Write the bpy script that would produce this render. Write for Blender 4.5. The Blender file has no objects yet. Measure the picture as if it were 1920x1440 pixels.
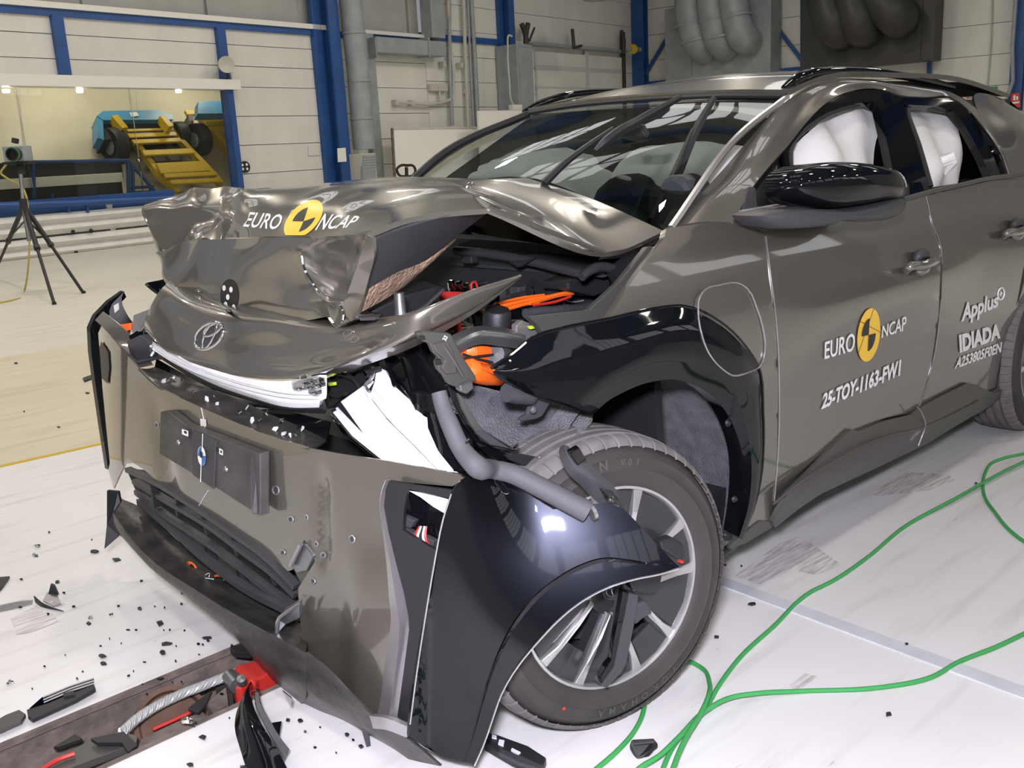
import bpy, bmesh, math, random
import numpy as np
from mathutils import Vector, Matrix
from mathutils.geometry import delaunay_2d_cdt
random.seed(7)
SC = bpy.context.scene
COL = SC.collection
# ------------------------------------------------------------------ camera
# world frame: x runs towards the car's tail, y towards its far (right) side, z up; the front axle is near x = 0
FPX = 1810.0
CAMR = np.array([[0.71703639, -0.20098771, 0.66742997],
                 [-0.69515901, -0.1359804, 0.70587766],
                 [-0.05111534, -0.97010993, -0.23722131]])      # columns: image right, image down, forward
CAMC = np.array([-1.835, -2.386, 1.396])
cd = bpy.data.cameras.new('camera'); cam = bpy.data.objects.new('camera', cd); COL.objects.link(cam)
cd.sensor_width = 36.0; cd.lens = 36.0 * FPX / 1920.0; cd.clip_end = 300
mw = Matrix.Identity(4)
for i in range(3):
    mw[i][0] = CAMR[i, 0]; mw[i][1] = -CAMR[i, 1]; mw[i][2] = -CAMR[i, 2]; mw[i][3] = CAMC[i]
cam.matrix_world = mw
SC.camera = cam
# ------------------------------------------------------------------ world, lamps, exposure
wd = bpy.data.worlds.new('world'); SC.world = wd; wd.use_nodes = True
wd.node_tree.nodes['Background'].inputs[0].default_value = (0.75, 0.8, 0.9, 1)
wd.node_tree.nodes['Background'].inputs[1].default_value = 0.25
SC.view_settings.view_transform = 'Standard'
SC.view_settings.look = 'None'
SC.view_settings.gamma = 1.0
SC.view_settings.use_curve_mapping = False
SC.view_settings.exposure = 0.4
def area_light(name, loc, target, sx, sy, power, color):
    l = bpy.data.lights.new(name, 'AREA'); l.shape = 'RECTANGLE'; l.size = sx; l.size_y = sy
    l.energy = power; l.color = color
    o = bpy.data.objects.new(name, l); COL.objects.link(o); o.location = loc
    d = Vector(target) - Vector(loc)
    o.rotation_euler = d.to_track_quat('-Z', 'Y').to_euler()
    return o
# high-bay lamps of the hall, hung under the roof
for ix in range(6):
    for iy in range(4):
        x, y = -7.5 + ix * 5.0, -9.0 + iy * 6.5
        area_light('high_bay_lamp', (x, y, 7.4), (x, y, 0), 0.55, 0.55, (40, 36, 94, 92)[iy], (1.0, 0.92, 0.79))
# the photographer's flash, held above the camera
area_light('flash', (-1.93, -2.40, 1.66), (0.2, -0.3, 0.5), 0.20, 0.12, 105, (0.91, 0.885, 1.0))
# ------------------------------------------------------------------ rays and surfaces
def R(px, py):
    v = CAMR @ np.array([px - 960.0, py - 720.0, FPX]); return v / np.linalg.norm(v)
def P(px, py, **k):
    (a, v), = k.items(); i = 'xyz'.index(a); r = R(px, py); return CAMC + r * ((v - CAMC[i]) / r[i])
def PP(s, **k):
    """'px,py,val ...' -> points on planes axis = val"""
    ax = k.get('ax', 'y'); out = []
    for t in s.split():
        a = t.split(',')
        if len(a) == 4: ax2, v = a[2], float(a[3])
        else: ax2, v = ax, float(a[2])
        out.append(P(float(a[0]), float(a[1]), **{ax2: v}))
    return out
def px(s): return [tuple(map(float, t.split(','))) for t in s.split()]
def hit(u, v, F, t0=0.6, t1=9.0, n=70):
    r = R(u, v); ts = np.linspace(t0, t1, n); a = F(*(CAMC + r * ts[0]))
    best = (abs(a), ts[0])
    for i in range(1, n):
        b = F(*(CAMC + r * ts[i]))
        if abs(b) < best[0]: best = (abs(b), ts[i])
        if a * b <= 0:
            lo, hi, fl = ts[i - 1], ts[i], a
            for _ in range(30):
                m = (lo + hi) / 2; fm = F(*(CAMC + r * m))
                if fl * fm <= 0: hi = m
                else: lo, fl = m, fm
            return CAMC + r * (lo + hi) / 2
        a = b
    return CAMC + r * best[1]
def interp(x, xs, ys): return float(np.interp(x, xs, ys))
def smooth(t): t = min(1.0, max(0.0, t)); return t * t * (3 - 2 * t)
_z = [0.0, .15, .25, .35, .5, .65, .8, .92, 1.02, 1.1, 1.16, 1.25, 1.35, 1.5, 1.6, 1.75]
_y = [.84, .86, .88, .89, .905, .922, .93, .925, .908, .885, .86, .82, .765, .675, .59, .45]
def cr(xs, ys, x):
    i = int(np.clip(np.searchsorted(xs, x) - 1, 0, len(xs) - 2)); h = xs[i + 1] - xs[i]; t = (x - xs[i]) / h
    def m(j):
        if j <= 0 or j >= len(xs) - 1: return 0 if j <= 0 else (ys[-1] - ys[-2]) / (xs[-1] - xs[-2])
        return (ys[j + 1] - ys[j - 1]) / (xs[j + 1] - xs[j - 1])
    return ((2*t**3 - 3*t*t + 1) * ys[i] + (t**3 - 2*t*t + t) * h * m(i) + (-2*t**3 + 3*t*t) * ys[i + 1] + (t**3 - t*t) * h * m(i + 1))
def yside(x, z):
    y = cr(_z, _y, min(1.75, max(0, z)))
    y -= 0.05 * smooth((-0.05 - x) / 0.6)
    y += 0.018 * math.exp(-((z - .86) / .09) ** 2) * smooth((x - .5) / .5) * smooth((2.2 - x) / .6)     # shoulder of the doors
    y -= 0.012 * math.exp(-((z - .55) / .16) ** 2) * smooth((x - .55) / .4)                                # waist hollow of the doors
    y += 0.03 * smooth((x - 2.1) / .7) * math.exp(-((z - .85) / .3) ** 2)
    return y
def Fside(x, y, z): return y + yside(x, z)
def xfront(y, z): return -.62 - .11 * (.7 - z) + (.10 if y < 0 else .03) * (abs(y) / .9) ** 4
def Ffront(x, y, z): return x - xfront(y, z)
def S(u, v, off=0.0):
    p = hit(u, v, lambda x, y, z: y + yside(x, z) + off, 1.0, 7.0); return p
def FR(u, v, off=0.0):
    return hit(u, v, lambda x, y, z: x - xfront(y, z) + off, 0.8, 5.0)
# ------------------------------------------------------------------ materials
def newmat(name):
    m = bpy.data.materials.new(name); m.use_nodes = True
    return m, m.node_tree.nodes, m.node_tree.links, m.node_tree.nodes['Principled BSDF']
def mat(name, col, rough=.5, metal=0.0, coat=0.0, bump=0.0, bscale=80.0, var=0.0, vscale=6.0, spec=0.5, emit=None, trans=0.0, sheen=0.0, vcol=None, vstretch=None, detail=4.0):
    m, n, l, b = newmat(name)
    b.inputs['Base Color'].default_value = (*col, 1); b.inputs['Roughness'].default_value = rough
    b.inputs['Metallic'].default_value = metal; b.inputs['Coat Weight'].default_value = coat; b.inputs['Coat Roughness'].default_value = 0.03
    b.inputs['Specular IOR Level'].default_value = spec; b.inputs['Transmission Weight'].default_value = trans
    b.inputs['Sheen Weight'].default_value = sheen
    if emit: b.inputs['Emission Color'].default_value = (*emit[0], 1); b.inputs['Emission Strength'].default_value = emit[1]
    tc = n.new('ShaderNodeTexCoord')
    if var > 0:
        mp = n.new('ShaderNodeMapping'); l.new(tc.outputs['Object'], mp.inputs[0])
        if vstretch: mp.inputs['Scale'].default_value = vstretch
        nz = n.new('ShaderNodeTexNoise'); nz.inputs['Scale'].default_value = vscale; nz.inputs['Detail'].default_value = detail
        l.new(mp.outputs[0], nz.inputs['Vector'])
        rp = n.new('ShaderNodeValToRGB'); rp.color_ramp.elements[0].position = .35; rp.color_ramp.elements[1].position = .68
        c2 = vcol or tuple(c * (1 - var) for c in col)
        rp.color_ramp.elements[0].color = (*c2, 1); rp.color_ramp.elements[1].color = (*col, 1)
        l.new(nz.outputs[0], rp.inputs[0]); l.new(rp.outputs[0], b.inputs['Base Color'])
    if bump > 0:
        nb = n.new('ShaderNodeTexNoise'); nb.inputs['Scale'].default_value = bscale; nb.inputs['Detail'].default_value = 3
        l.new(tc.outputs['Object'], nb.inputs['Vector'])
        bp = n.new('ShaderNodeBump'); bp.inputs['Strength'].default_value = bump; bp.inputs['Distance'].default_value = 0.01
        l.new(nb.outputs[0], bp.inputs['Height']); l.new(bp.outputs[0], b.inputs['Normal'])
    return m
def glassmat(name, tint, ior=1.5, rough=0.0, refl=1.0):
    m = bpy.data.materials.new(name); m.use_nodes = True; n = m.node_tree.nodes; l = m.node_tree.links; n.clear()
    o = n.new('ShaderNodeOutputMaterial'); mx = n.new('ShaderNodeMixShader'); t = n.new('ShaderNodeBsdfTransparent'); g = n.new('ShaderNodeBsdfGlossy')
    t.inputs[0].default_value = (*tint, 1); g.inputs['Roughness'].default_value = rough; g.inputs[0].default_value = (refl, refl, refl, 1)
    f = n.new('ShaderNodeFresnel'); f.inputs[0].default_value = ior
    l.new(f.outputs[0], mx.inputs[0]); l.new(t.outputs[0], mx.inputs[1]); l.new(g.outputs[0], mx.inputs[2]); l.new(mx.outputs[0], o.inputs[0])
    return m
M = {}
M['paint'] = mat('olive_grey_paint', (.168, .155, .132), .28, .62, 1.0)
M['paint'].node_tree.nodes['Principled BSDF'].inputs['Coat IOR'].default_value = 1.75
M['gloss'] = mat('gloss_black', (.004, .0045, .006), .3, 0, .85, spec=0.0)
M['flake'] = mat('black_flake_paint', (.0045, .0055, .010), .32, .85, .8, spec=0.5)
M['tint'] = glassmat('dark_tinted_glass', (.07, .08, .08), 1.5)
M['matt'] = mat('matt_black_plastic', (.016, .016, .019), .45, bump=.15, bscale=400)
M['dark'] = mat('dark_grey_plastic', (.045, .044, .05), .5, bump=.1, bscale=300)
M['rocker'] = mat('rocker_plastic', (.065, .063, .058), .42)
M['scuff'] = mat('scuffed_plastic', (.06, .056, .053), .38, var=.6, vscale=9, vcol=(.025, .024, .024), vstretch=(1, 1, 3), bump=.2, bscale=40)
M['felt'] = mat('felt_liner', (.075, .078, .10), .95, bump=.8, bscale=180, var=.6, vscale=25, sheen=.3)
M['rubber'] = mat('tyre_rubber', (.042, .038, .037), .62, var=.25, vscale=12)
M['tread'] = mat('tyre_tread', (.16, .148, .15), .75, var=.3, vscale=20)
M['alloy'] = mat('machined_alloy', (.62, .61, .62), .32, .85)
M['pocket'] = mat('dark_wheel_pocket', (.03, .03, .033), .35, .2, .3)
M['chrome'] = mat('chrome', (.75, .75, .76), .08, 1.0)
M['steel'] = mat('bare_steel', (.35, .36, .38), .35, .9, var=.3)
M['silver'] = mat('silver_trim', (.42, .40, .42), .3, .75, .5)
M['white'] = mat('white_lamp_plastic', (.86, .86, .90), .25, 0, .5)
M['lamp'] = mat('lamp_lens_inner', (.75, .75, .80), .15, 0, .8)
M['bag'] = mat('airbag_fabric', (.84, .83, .83), .75, bump=.25, bscale=14)
M['seat'] = mat('seat_fabric', (.02, .022, .026), .8)
M['dash'] = mat('dashboard_plastic', (.022, .027, .032), .6)
M['orange'] = mat('orange_cable', (.85, .14, .012), .45)
M['red'] = mat('red_plastic', (.50, .028, .022), .5)
M['fibre'] = mat('brown_fibre_pad', (.46, .31, .22), .9, bump=.9, bscale=90, var=.5, vscale=30)
M['yellow'] = mat('sticker_yellow', (.90, .56, .045), .35)
M['decal'] = mat('white_lettering', (.85, .85, .86), .4)
M['decalblack'] = mat('black_sticker', (.008, .008, .008), .4)
M['blue'] = mat('sticker_blue', (.03, .14, .42), .4)
M['glass'] = glassmat('windscreen_glass', (.86, .94, .93), 1.55)
M['clear'] = glassmat('clear_plastic', (.86, .87, .9), 1.45)
M['pane'] = glassmat('window_pane', (.90, .90, .86), 1.35)
M['foam'] = mat('grey_foam', (.085, .083, .095), .7, bump=.1, bscale=200)
M['seal'] = mat('black_rubber_seal', (.026, .026, .03), .6)
M['plate'] = mat('plate_holder', (.04, .038, .038), .5, var=.5, vscale=14, vcol=(.075, .07, .068))
M['green'] = mat('green_cable', (.045, .33, .085), .5)
M['ycable'] = mat('yellow_cable', (.45, .38, .10), .5)
M['lime'] = mat('lime_clip', (.5, .65, .05), .4)
# ------------------------------------------------------------------ mesh makers
WL = {}
def link(o, parent=None, loc=(0, 0, 0)):
    COL.objects.link(o); WL[o.name] = Vector(loc)
    if parent is not None:
        o.parent = parent; o.location = Vector(loc) - WL[parent.name]
    else: o.location = loc
    return o
def tag(o, label=None, cat=None, group=None, kind=None):
    if label: o['label'] = label
    if cat: o['category'] = cat
    if group: o['group'] = group
    if kind: o['kind'] = kind
    return o
def empty(name, loc, label=None, cat=None, group=None):
    o = bpy.data.objects.new(name, None); o.empty_display_size = .1; link(o, None, loc); return tag(o, label, cat, group)
def mesh(name, vs, fs, m, parent=None, smooth_=True, angle=None, mats=None, fm=None):
    vs = np.array([tuple(v) for v in vs], float); c = (vs.min(0) + vs.max(0)) / 2
    if parent is None: c[2] = vs[:, 2].min()
    me = bpy.data.meshes.new(name); me.from_pydata([tuple(v) for v in vs - c], [], fs)
    for mm in (mats or [m]): me.materials.append(M[mm] if isinstance(mm, str) else mm)
    if fm: me.polygons.foreach_set('material_index', fm)
    if smooth_: me.polygons.foreach_set('use_smooth', [True] * len(me.polygons))
    me.update()
    if angle is not None and smooth_: me.set_sharp_from_angle(angle=math.radians(angle))
    o = bpy.data.objects.new(name, me); return link(o, parent, c)
def thicken(vs, fs, t):
    """real thickness behind an open skin, with its own crisp rim"""
    vs = [np.array(v, float) for v in vs]; nn = [np.zeros(3) for _ in vs]; ec = {}
    for f in fs:
        a, b, c = vs[f[0]], vs[f[1]], vs[f[-1]]; q = np.cross(b - a, c - a)
        for i in f: nn[i] += q
        for i in range(len(f)):
            e = (f[i], f[(i + 1) % len(f)]); k = (min(e), max(e)); ec[k] = None if k in ec else e
    k = len(vs); bk = [v - n / (np.linalg.norm(n) + 1e-12) * t for v, n in zip(vs, nn)]
    out = vs + bk; f2 = list(fs) + [tuple(k + i for i in f[::-1]) for f in fs]
    rim = [e for e in ec.values() if e]; mp = {}
    def d(i):
        if i not in mp: mp[i] = len(out); out.append((vs + bk)[i])
        return mp[i]
    for a, b in rim: f2.append((d(b), d(a), d(k + a), d(k + b)))
    return out, f2
def spline(pts, n, sharp=()):
    """Catmull-Rom through pts; n samples a segment; sharp indices break the tangent"""
    p = [np.array(q, float) for q in pts]; k = len(p); out = []
    def tan(i, side):
        if i in sharp or i == 0 or i == k - 1:
            if side > 0: return (p[i + 1] - p[i]) if i < k - 1 else p[i] - p[i - 1]
            return (p[i] - p[i - 1]) if i > 0 else p[1] - p[0]
        a, b = p[i] - p[i - 1], p[i + 1] - p[i]; la, lb = np.linalg.norm(a) + 1e-9, np.linalg.norm(b) + 1e-9
        d = (a / la * lb + b / lb * la) / (la + lb)
        return d * (lb if side > 0 else la)
    for i in range(k - 1):
        m0, m1 = tan(i, 1), tan(i + 1, -1)
        for j in range(n):
            t = j / n
            out.append((2*t**3 - 3*t*t + 1) * p[i] + (t**3 - 2*t*t + t) * m0 + (-2*t**3 + 3*t*t) * p[i + 1] + (t**3 - t*t) * m1)
    out.append(p[-1]); return out
def patch(name, rows, m, parent=None, nu=6, nv=6, su=(), sv=(), thick=0.0, angle=35, disp=None, flip=None):
    g = [spline(r, nu, su) for r in rows]
    colsn = len(g[0]); cols = [spline([g[i][j] for i in range(len(g))], nv, sv) for j in range(colsn)]
    nr = len(cols[0]); vs = [cols[j][i] for i in range(nr) for j in range(colsn)]
    if disp: vs = [disp(np.array(v)) for v in vs]
    fs = [(i * colsn + j, i * colsn + j + 1, (i + 1) * colsn + j + 1, (i + 1) * colsn + j) for i in range(nr - 1) for j in range(colsn - 1)]
    if flip is None:
        a = sum(np.cross(np.array(vs[f[1]]) - vs[f[0]], np.array(vs[f[3]]) - vs[f[0]]) @ (CAMC - vs[f[0]]) for f in fs); flip = a < 0
    if flip: fs = [f[::-1] for f in fs]
    if thick: vs, fs = thicken(vs, fs, thick)
    return mesh(name, vs, fs, m, parent, True, angle)
def inpoly(x, y, poly):
    c = False; j = len(poly) - 1
    for i in range(len(poly)):
        xi, yi = poly[i][0], poly[i][1]; xj, yj = poly[j][0], poly[j][1]
        if (yi > y) != (yj > y) and x < (xj - xi) * (y - yi) / (yj - yi) + xi: c = not c
        j = i
    return c
def resample(poly, step):
    out = []
    for i in range(len(poly)):
        a, b = np.array(poly[i], float), np.array(poly[(i + 1) % len(poly)], float); k = max(1, int(np.linalg.norm(b - a) / step))
        out += [a + (b - a) * j / k for j in range(k)]
    return out
def rounded(poly, n=4):
    """smooth closed outline through the points"""
    p = [np.array(q, float) for q in poly]; k = len(p); q = p[-1:] + p + p[:2]
    s = spline(q, n); return [tuple(v) for v in s[n:n + k * n]]
def tri2d(outline, step, holes=()):
    o = resample(outline, step); loops = [o] + [resample(h, step) for h in holes]
    vs = []; es = []
    for lp in loops:
        b = len(vs); vs += [Vector((float(v[0]), float(v[1]))) for v in lp]; es += [(b + i, b + (i + 1) % len(lp)) for i in range(len(lp))]
    A = np.array([(v.x, v.y) for v in vs]); mn, mx = A.min(0), A.max(0); k = 0
    y = mn[1] + step * .5
    while y < mx[1]:
        x = mn[0] + step * (.5 if k % 2 else 1.0)
        while x < mx[0]:
            if inpoly(x, y, outline) and not any(inpoly(x, y, h) for h in holes) and ((A - (x, y)) ** 2).sum(1).min() > (step * .55) ** 2:
                vs.append(Vector((x, y)))
            x += step
        y += step * .87; k += 1
    v2, _, f2, *_r = delaunay_2d_cdt(vs, es, [], 0, 1e-6)
    fs = []
    for f in f2:
        cx = sum(v2[i].x for i in f) / len(f); cy = sum(v2[i].y for i in f) / len(f)
        if inpoly(cx, cy, outline) and not any(inpoly(cx, cy, h) for h in holes): fs.append(tuple(f))
    return [(v.x, v.y) for v in v2], fs
def sheet(name, outline, surf, m, parent=None, step=12, holes=(), thick=0.0, smooth_=True, offset=-1, angle=40, push=None):
    """outline in photo pixels laid on a real surface; triangulated inside"""
    if isinstance(outline, str): outline = px(outline)
    holes = [px(h) if isinstance(h, str) else h for h in holes]
    v2, f2 = tri2d(outline, step, holes)
    vs = [surf(u, v) for u, v in v2]
    if push: vs = [push(np.array(v)) for v in vs]
    # wind the faces towards the camera
    fs = []
    for f in f2:
        a, b, c = (np.array(vs[i]) for i in f[:3]); nn = np.cross(b - a, c - a)
        fs.append(f if nn @ (CAMC - a) > 0 else f[::-1])
    if thick: vs, fs = thicken(vs, fs, thick)
    return mesh(name, vs, fs, m, parent, smooth_, angle if smooth_ else None)
def tube(name, pts, r, m, parent=None, n=6, seg=10, sharp=(), cap=True, flat=None):
    """swept tube; r number or list; flat=(w,h) gives a flat bar lying level"""
    c = spline(pts, n, sharp) if n > 1 else [np.array(p, float) for p in pts]; k = len(c)
    rr = [r] * k if not hasattr(r, '__len__') else list(np.interp(np.linspace(0, 1, k), np.linspace(0, 1, len(r)), r))
    vs = []; up = None
    for i in range(k):
        t = c[min(i + 1, k - 1)] - c[max(i - 1, 0)]; t = t / (np.linalg.norm(t) + 1e-12)
        if up is None:
            up = np.array([0, 0, 1.0]) if abs(t[2]) < .9 else np.array([1.0, 0, 0])
        a = np.cross(t, up); a /= np.linalg.norm(a) + 1e-12; b = np.cross(a, t)
        if flat is None: up = b
        for j in range(seg):
            th = 2 * math.pi * (j + (.5 if seg == 4 else 0)) / seg
            if flat: vs.append(c[i] + a * flat[0] * .7071 * math.cos(th) + b * flat[1] * .7071 * math.sin(th))
            else: vs.append(c[i] + (a * math.cos(th) + b * math.sin(th)) * rr[i])
    fs = [(i * seg + j, i * seg + (j + 1) % seg, (i + 1) * seg + (j + 1) % seg, (i + 1) * seg + j) for i in range(k - 1) for j in range(seg)]
    if cap: fs += [tuple(range(seg))[::-1], tuple((k - 1) * seg + j for j in range(seg))]
    return mesh(name, vs, fs, m, parent, seg > 4, 50 if seg > 4 else None)
def prism(name, poly, ext, m, parent=None, bevel=0.0, smooth_=False):
    """planar 3-D polygon pushed along ext"""
    poly = [np.array(p, float) for p in poly]; e = np.array(ext, float); k = len(poly)
    nn = sum((np.cross(poly[i] - poly[0], poly[i + 1] - poly[0]) for i in range(1, k - 1)), np.zeros(3))
    if nn @ e > 0: poly = poly[::-1]
    vs = poly + [p + e for p in poly]
    fs = [tuple(range(k)), tuple(range(2 * k - 1, k - 1, -1))] + [(i, k + i, k + (i + 1) % k, (i + 1) % k) for i in range(k)]
    o = mesh(name, vs, fs, m, parent, smooth_, 30 if smooth_ else None)
    if bevel: bv = o.modifiers.new('b', 'BEVEL'); bv.width = bevel; bv.segments = 2; bv.limit_method = 'ANGLE'
    return o
def box(name, c, size, m, parent=None, axes=None, bevel=0.0):
    """box around c; axes = three unit vectors"""
    A = [np.array(a, float) for a in (axes or ((1, 0, 0), (0, 1, 0), (0, 0, 1)))]; c = np.array(c, float); h = [s / 2 for s in size]
    q = [c + A[0] * h[0] * a + A[1] * h[1] * b - A[2] * h[2] for a, b in ((-1, -1), (1, -1), (1, 1), (-1, 1))]
    return prism(name, q, A[2] * size[2], m, parent, bevel)
def lathe(name, prof, c, ax, m, parent=None, n=48, angle=35, a0=0.0, a1=360.0):
    """profile of (radius, offset along ax) turned about ax"""
    ax = np.array(ax, float); ax /= np.linalg.norm(ax); u = np.cross(ax, (0, 0, 1.0)); 
    u = u / np.linalg.norm(u) if np.linalg.norm(u) > 1e-6 else np.array([1.0, 0, 0]); v = np.cross(u, ax); c = np.array(c, float)
    full = abs(a1 - a0) >= 360; k = len(prof); vs = []; nn = n if full else n + 1
    for i in range(nn):
        th = math.radians(a0 + (a1 - a0) * i / n)
        for r, o in prof: vs.append(c + ax * o + (u * math.cos(th) + v * math.sin(th)) * r)
    fs = [(i * k + j, ((i + 1) % nn) * k + j, ((i + 1) % nn) * k + j + 1, i * k + j + 1) for i in range(n if full else nn - 1) for j in range(k - 1)]
    return mesh(name, vs, fs, m, parent, True, angle)
FONT = {}
def textmesh(body, shear=0.0, bold=0.0, sp=1.0):
    cu = bpy.data.curves.new('t', 'FONT'); cu.body = body; cu.size = 1; cu.shear = shear; cu.offset = bold; cu.space_character = sp; cu.resolution_u = 3
    o = bpy.data.objects.new('t', cu); COL.objects.link(o); bpy.context.view_layer.update()
    me = bpy.data.meshes.new_from_object(o.evaluated_get(bpy.context.evaluated_depsgraph_get()))
    vs = np.array([v.co[:2] for v in me.vertices]); fs = [tuple(p.vertices) for p in me.polygons]
    bpy.data.objects.remove(o); bpy.data.curves.remove(cu); bpy.data.meshes.remove(me)
    return vs, fs
def lettering(name, body, quad, surf, m, parent, shear=0.0, bold=0.0, sp=1.0):
    """text stretched over a pixel quad (bottom-left, bottom-right, top-right, top-left) and laid on a surface"""
    vs, fs = textmesh(body, shear, bold, sp); mn, mx = vs.min(0), vs.max(0); q = [np.array(t, float) for t in px(quad)]
    out = []
    for v in vs:
        s, t = (v - mn) / (mx - mn); p = (q[0] * (1 - s) + q[1] * s) * (1 - t) + (q[3] * (1 - s) + q[2] * s) * t
        out.append(surf(*p))
    f2 = []
    for f in fs:
        a, b, c = (np.array(out[i]) for i in f[:3]); f2.append(f if np.cross(b - a, c - a) @ (CAMC - a) > 0 else f[::-1])
    return mesh(name, out, f2, m, parent, False)
# ------------------------------------------------------------------ hall: materials
def floormat(name, base, dirt, warm, scale=1.0):
    m, n, l, b = newmat(name); tc = n.new('ShaderNodeTexCoord')
    def noise(sc, stretch, lo, hi, det=6, rot=0.146):
        mp = n.new('ShaderNodeMapping'); mp.inputs['Scale'].default_value = stretch; mp.inputs['Rotation'].default_value = (0, 0, rot); l.new(tc.outputs['Object'], mp.inputs[0])
        z = n.new('ShaderNodeTexNoise'); z.inputs['Scale'].default_value = sc; z.inputs['Detail'].default_value = det; l.new(mp.outputs[0], z.inputs['Vector'])
        r = n.new('ShaderNodeValToRGB'); r.color_ramp.elements[0].position = lo; r.color_ramp.elements[1].position = hi; l.new(z.outputs[0], r.inputs[0]); return r.outputs[0]
    def mix(a, bcol, f):
        mx = n.new('ShaderNodeMix'); mx.data_type = 'RGBA'
        l.new(f, mx.inputs['Factor'])
        if isinstance(a, tuple): mx.inputs[6].default_value = (*a, 1)
        else: l.new(a, mx.inputs[6])
        mx.inputs[7].default_value = (*bcol, 1); return mx.outputs[2]
    f1 = noise(1.1 * scale, (1, 1, 1), .42, .75); f2 = noise(5 * scale, (.35, 3, 1), .52, .80); f3 = noise(38 * scale, (.25, 2, 1), .70, .76)
    c = mix(base, warm, f1); c = mix(c, dirt, f2); c = mix(c, tuple(.55 * d for d in dirt), f3)
    l.new(c, b.inputs['Base Color']); b.inputs['Roughness'].default_value = .38
    return m
M['floorw'] = floormat('floor_white_paint', (.74, .73, .74), (.56, .54, .53), (.69, .68, .68))
M['floorb'] = floormat('floor_beige_board', (.60, .54, .42), (.48, .42, .31), (.66, .60, .48), .8)
M['floorfar'] = floormat('floor_pale', (.66, .64, .57), (.52, .48, .40), (.60, .58, .51), .6)
M['seam'] = mat('seam_tape', (.60, .63, .68), .5, var=.15)
M['wallw'] = mat('wall_panel_white', (.70, .69, .65), .5, var=.12, vscale=1.5, vstretch=(1, 1, .3))
M['wallg'] = mat('translucent_sheet', (.40, .40, .38), .4, var=.2, vscale=1)
M['wallgrey'] = mat('wall_panel_grey', (.34, .34, .33), .5, var=.3, vscale=1)
M['joint'] = mat('panel_joint_grey', (.50, .49, .47), .7)
M['steelblue'] = mat('blue_painted_steel', (.022, .085, .28), .4, var=.2, vscale=2)
M['galv'] = mat('galvanised_duct', (.33, .36, .375), .5, .12, var=.2, vscale=3)
M['ductdark'] = mat('dark_grey_duct', (.04, .039, .037), .5, var=.3, vscale=2)
M['cream'] = mat('cream_conduit', (.48, .47, .42), .5)
M['trimw'] = mat('white_beam', (.75, .74, .70), .4)
M['guard'] = mat('white_guardrail', (.72, .71, .68), .35, var=.1)
M['ramp'] = mat('apron_concrete', (.47, .44, .34), .45, var=.12, vscale=1.2)
M['tyellow'] = mat('trolley_yellow', (.58, .40, .02), .4)
M['cyan'] = mat('trolley_blue_face', (.06, .25, .46), .4)
M['black'] = mat('black', (.012, .012, .012), .6)
M['paper'] = mat('paper', (.75, .73, .69), .7)
M['signred'] = mat('sign_red', (.62, .05, .03), .5)
M['signgreen'] = mat('sign_green', (.02, .30, .12), .5)
M['rust'] = mat('rusty_trough', (.20, .155, .135), .8, var=.6, vscale=14, bump=.5, bscale=40, vcol=(.09, .075, .07))
M['rope'] = mat('steel_rope', (.42, .43, .43), .5, .3)
M['roof'] = mat('roof_sheet', (.14, .14, .15), .6)
M['sky'] = mat('roof_light_daylight', (.8, .8, .8), .5, emit=((.95, .97, 1.0), .95))
# ------------------------------------------------------------------ hall: shell
BW = P(135, 475, z=0); DW = np.array([.98921983, .14643813, 0]); NW = np.array([.14643813, -.98921983, 0]); BW = BW - NW * .35; UZ = np.array([0, 0, 1.0])
def ray_plane(u, v, p0, n): r = R(u, v); return CAMC + r * (((p0 - CAMC) @ n) / (r @ n))
def W(u, v, off=0.0): return ray_plane(u, v, BW + NW * off, NW)
def wuz(u, v, off=0.0): q = W(u, v, off); return (q - BW) @ DW, q[2]
def wpt(u, z, off=0.0): return BW + DW * u + UZ * z + NW * off
def wbox(name, u0, z0, u1, z1, o0, o1, m, parent=None, bevel=0.0):
    c = wpt((u0 + u1) / 2, (z0 + z1) / 2, (o0 + o1) / 2); return box(name, c, (abs(u1 - u0), abs(o1 - o0), abs(z1 - z0)), m, parent, (DW, NW, UZ), bevel)
def wpx(name, x0, y0, x1, y1, o0, o1, m, parent=None, bevel=0.0):
    """box on the left wall from two opposite pixel corners, front face at o1"""
    a = wuz(x0, y0, o1); b = wuz(x1, y1, o1); return wbox(name, a[0], a[1], b[0], b[1], o0, o1, m, parent, bevel)
UC = wuz(1195, 160)[0]                     # corner of the left and back walls
KB = wpt(UC, 0)
def K(u, v, off=0.0): return ray_plane(u, v, KB - DW * off, DW)
def kvz(u, v, off=0.0): q = K(u, v, off); return (q - KB) @ NW, q[2]
def kpt(v, z, off=0.0): return KB + NW * v + UZ * z - DW * off
def kbox(name, v0, z0, v1, z1, o0, o1, m, parent=None, bevel=0.0):
    c = kpt((v0 + v1) / 2, (z0 + z1) / 2, (o0 + o1) / 2); return box(name, c, (abs(v1 - v0), abs(o1 - o0), abs(z1 - z0)), m, parent, (NW, DW, UZ), bevel)
def kpx(name, x0, y0, x1, y1, o0, o1, m, parent=None, bevel=0.0):
    a = kvz(x0, y0, o1); b = kvz(x1, y1, o1); return kbox(name, a[0], a[1], b[0], b[1], o0, o1, m, parent, bevel)
def struct(o): o['kind'] = 'structure'; return o
U0, HR, VD = -9.0, 8.6, 34.0
zr = (wuz(0, 12)[1] + wuz(600, 55)[1]) / 2          # blue rail under the upper sheets
um1, um2 = wuz(112, 95)[0], wuz(414, 100)[0]; uc1, uc2 = wuz(616, 170)[0], wuz(952, 100)[0]
zwt = wuz(220, 164)[1]; zws = wuz(150, 379)[1]; uwe = wuz(441, 250)[0]
wl = struct(wbox('wall_left', uwe, 0, UC, zr, -.30, -.06, 'joint'))
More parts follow.
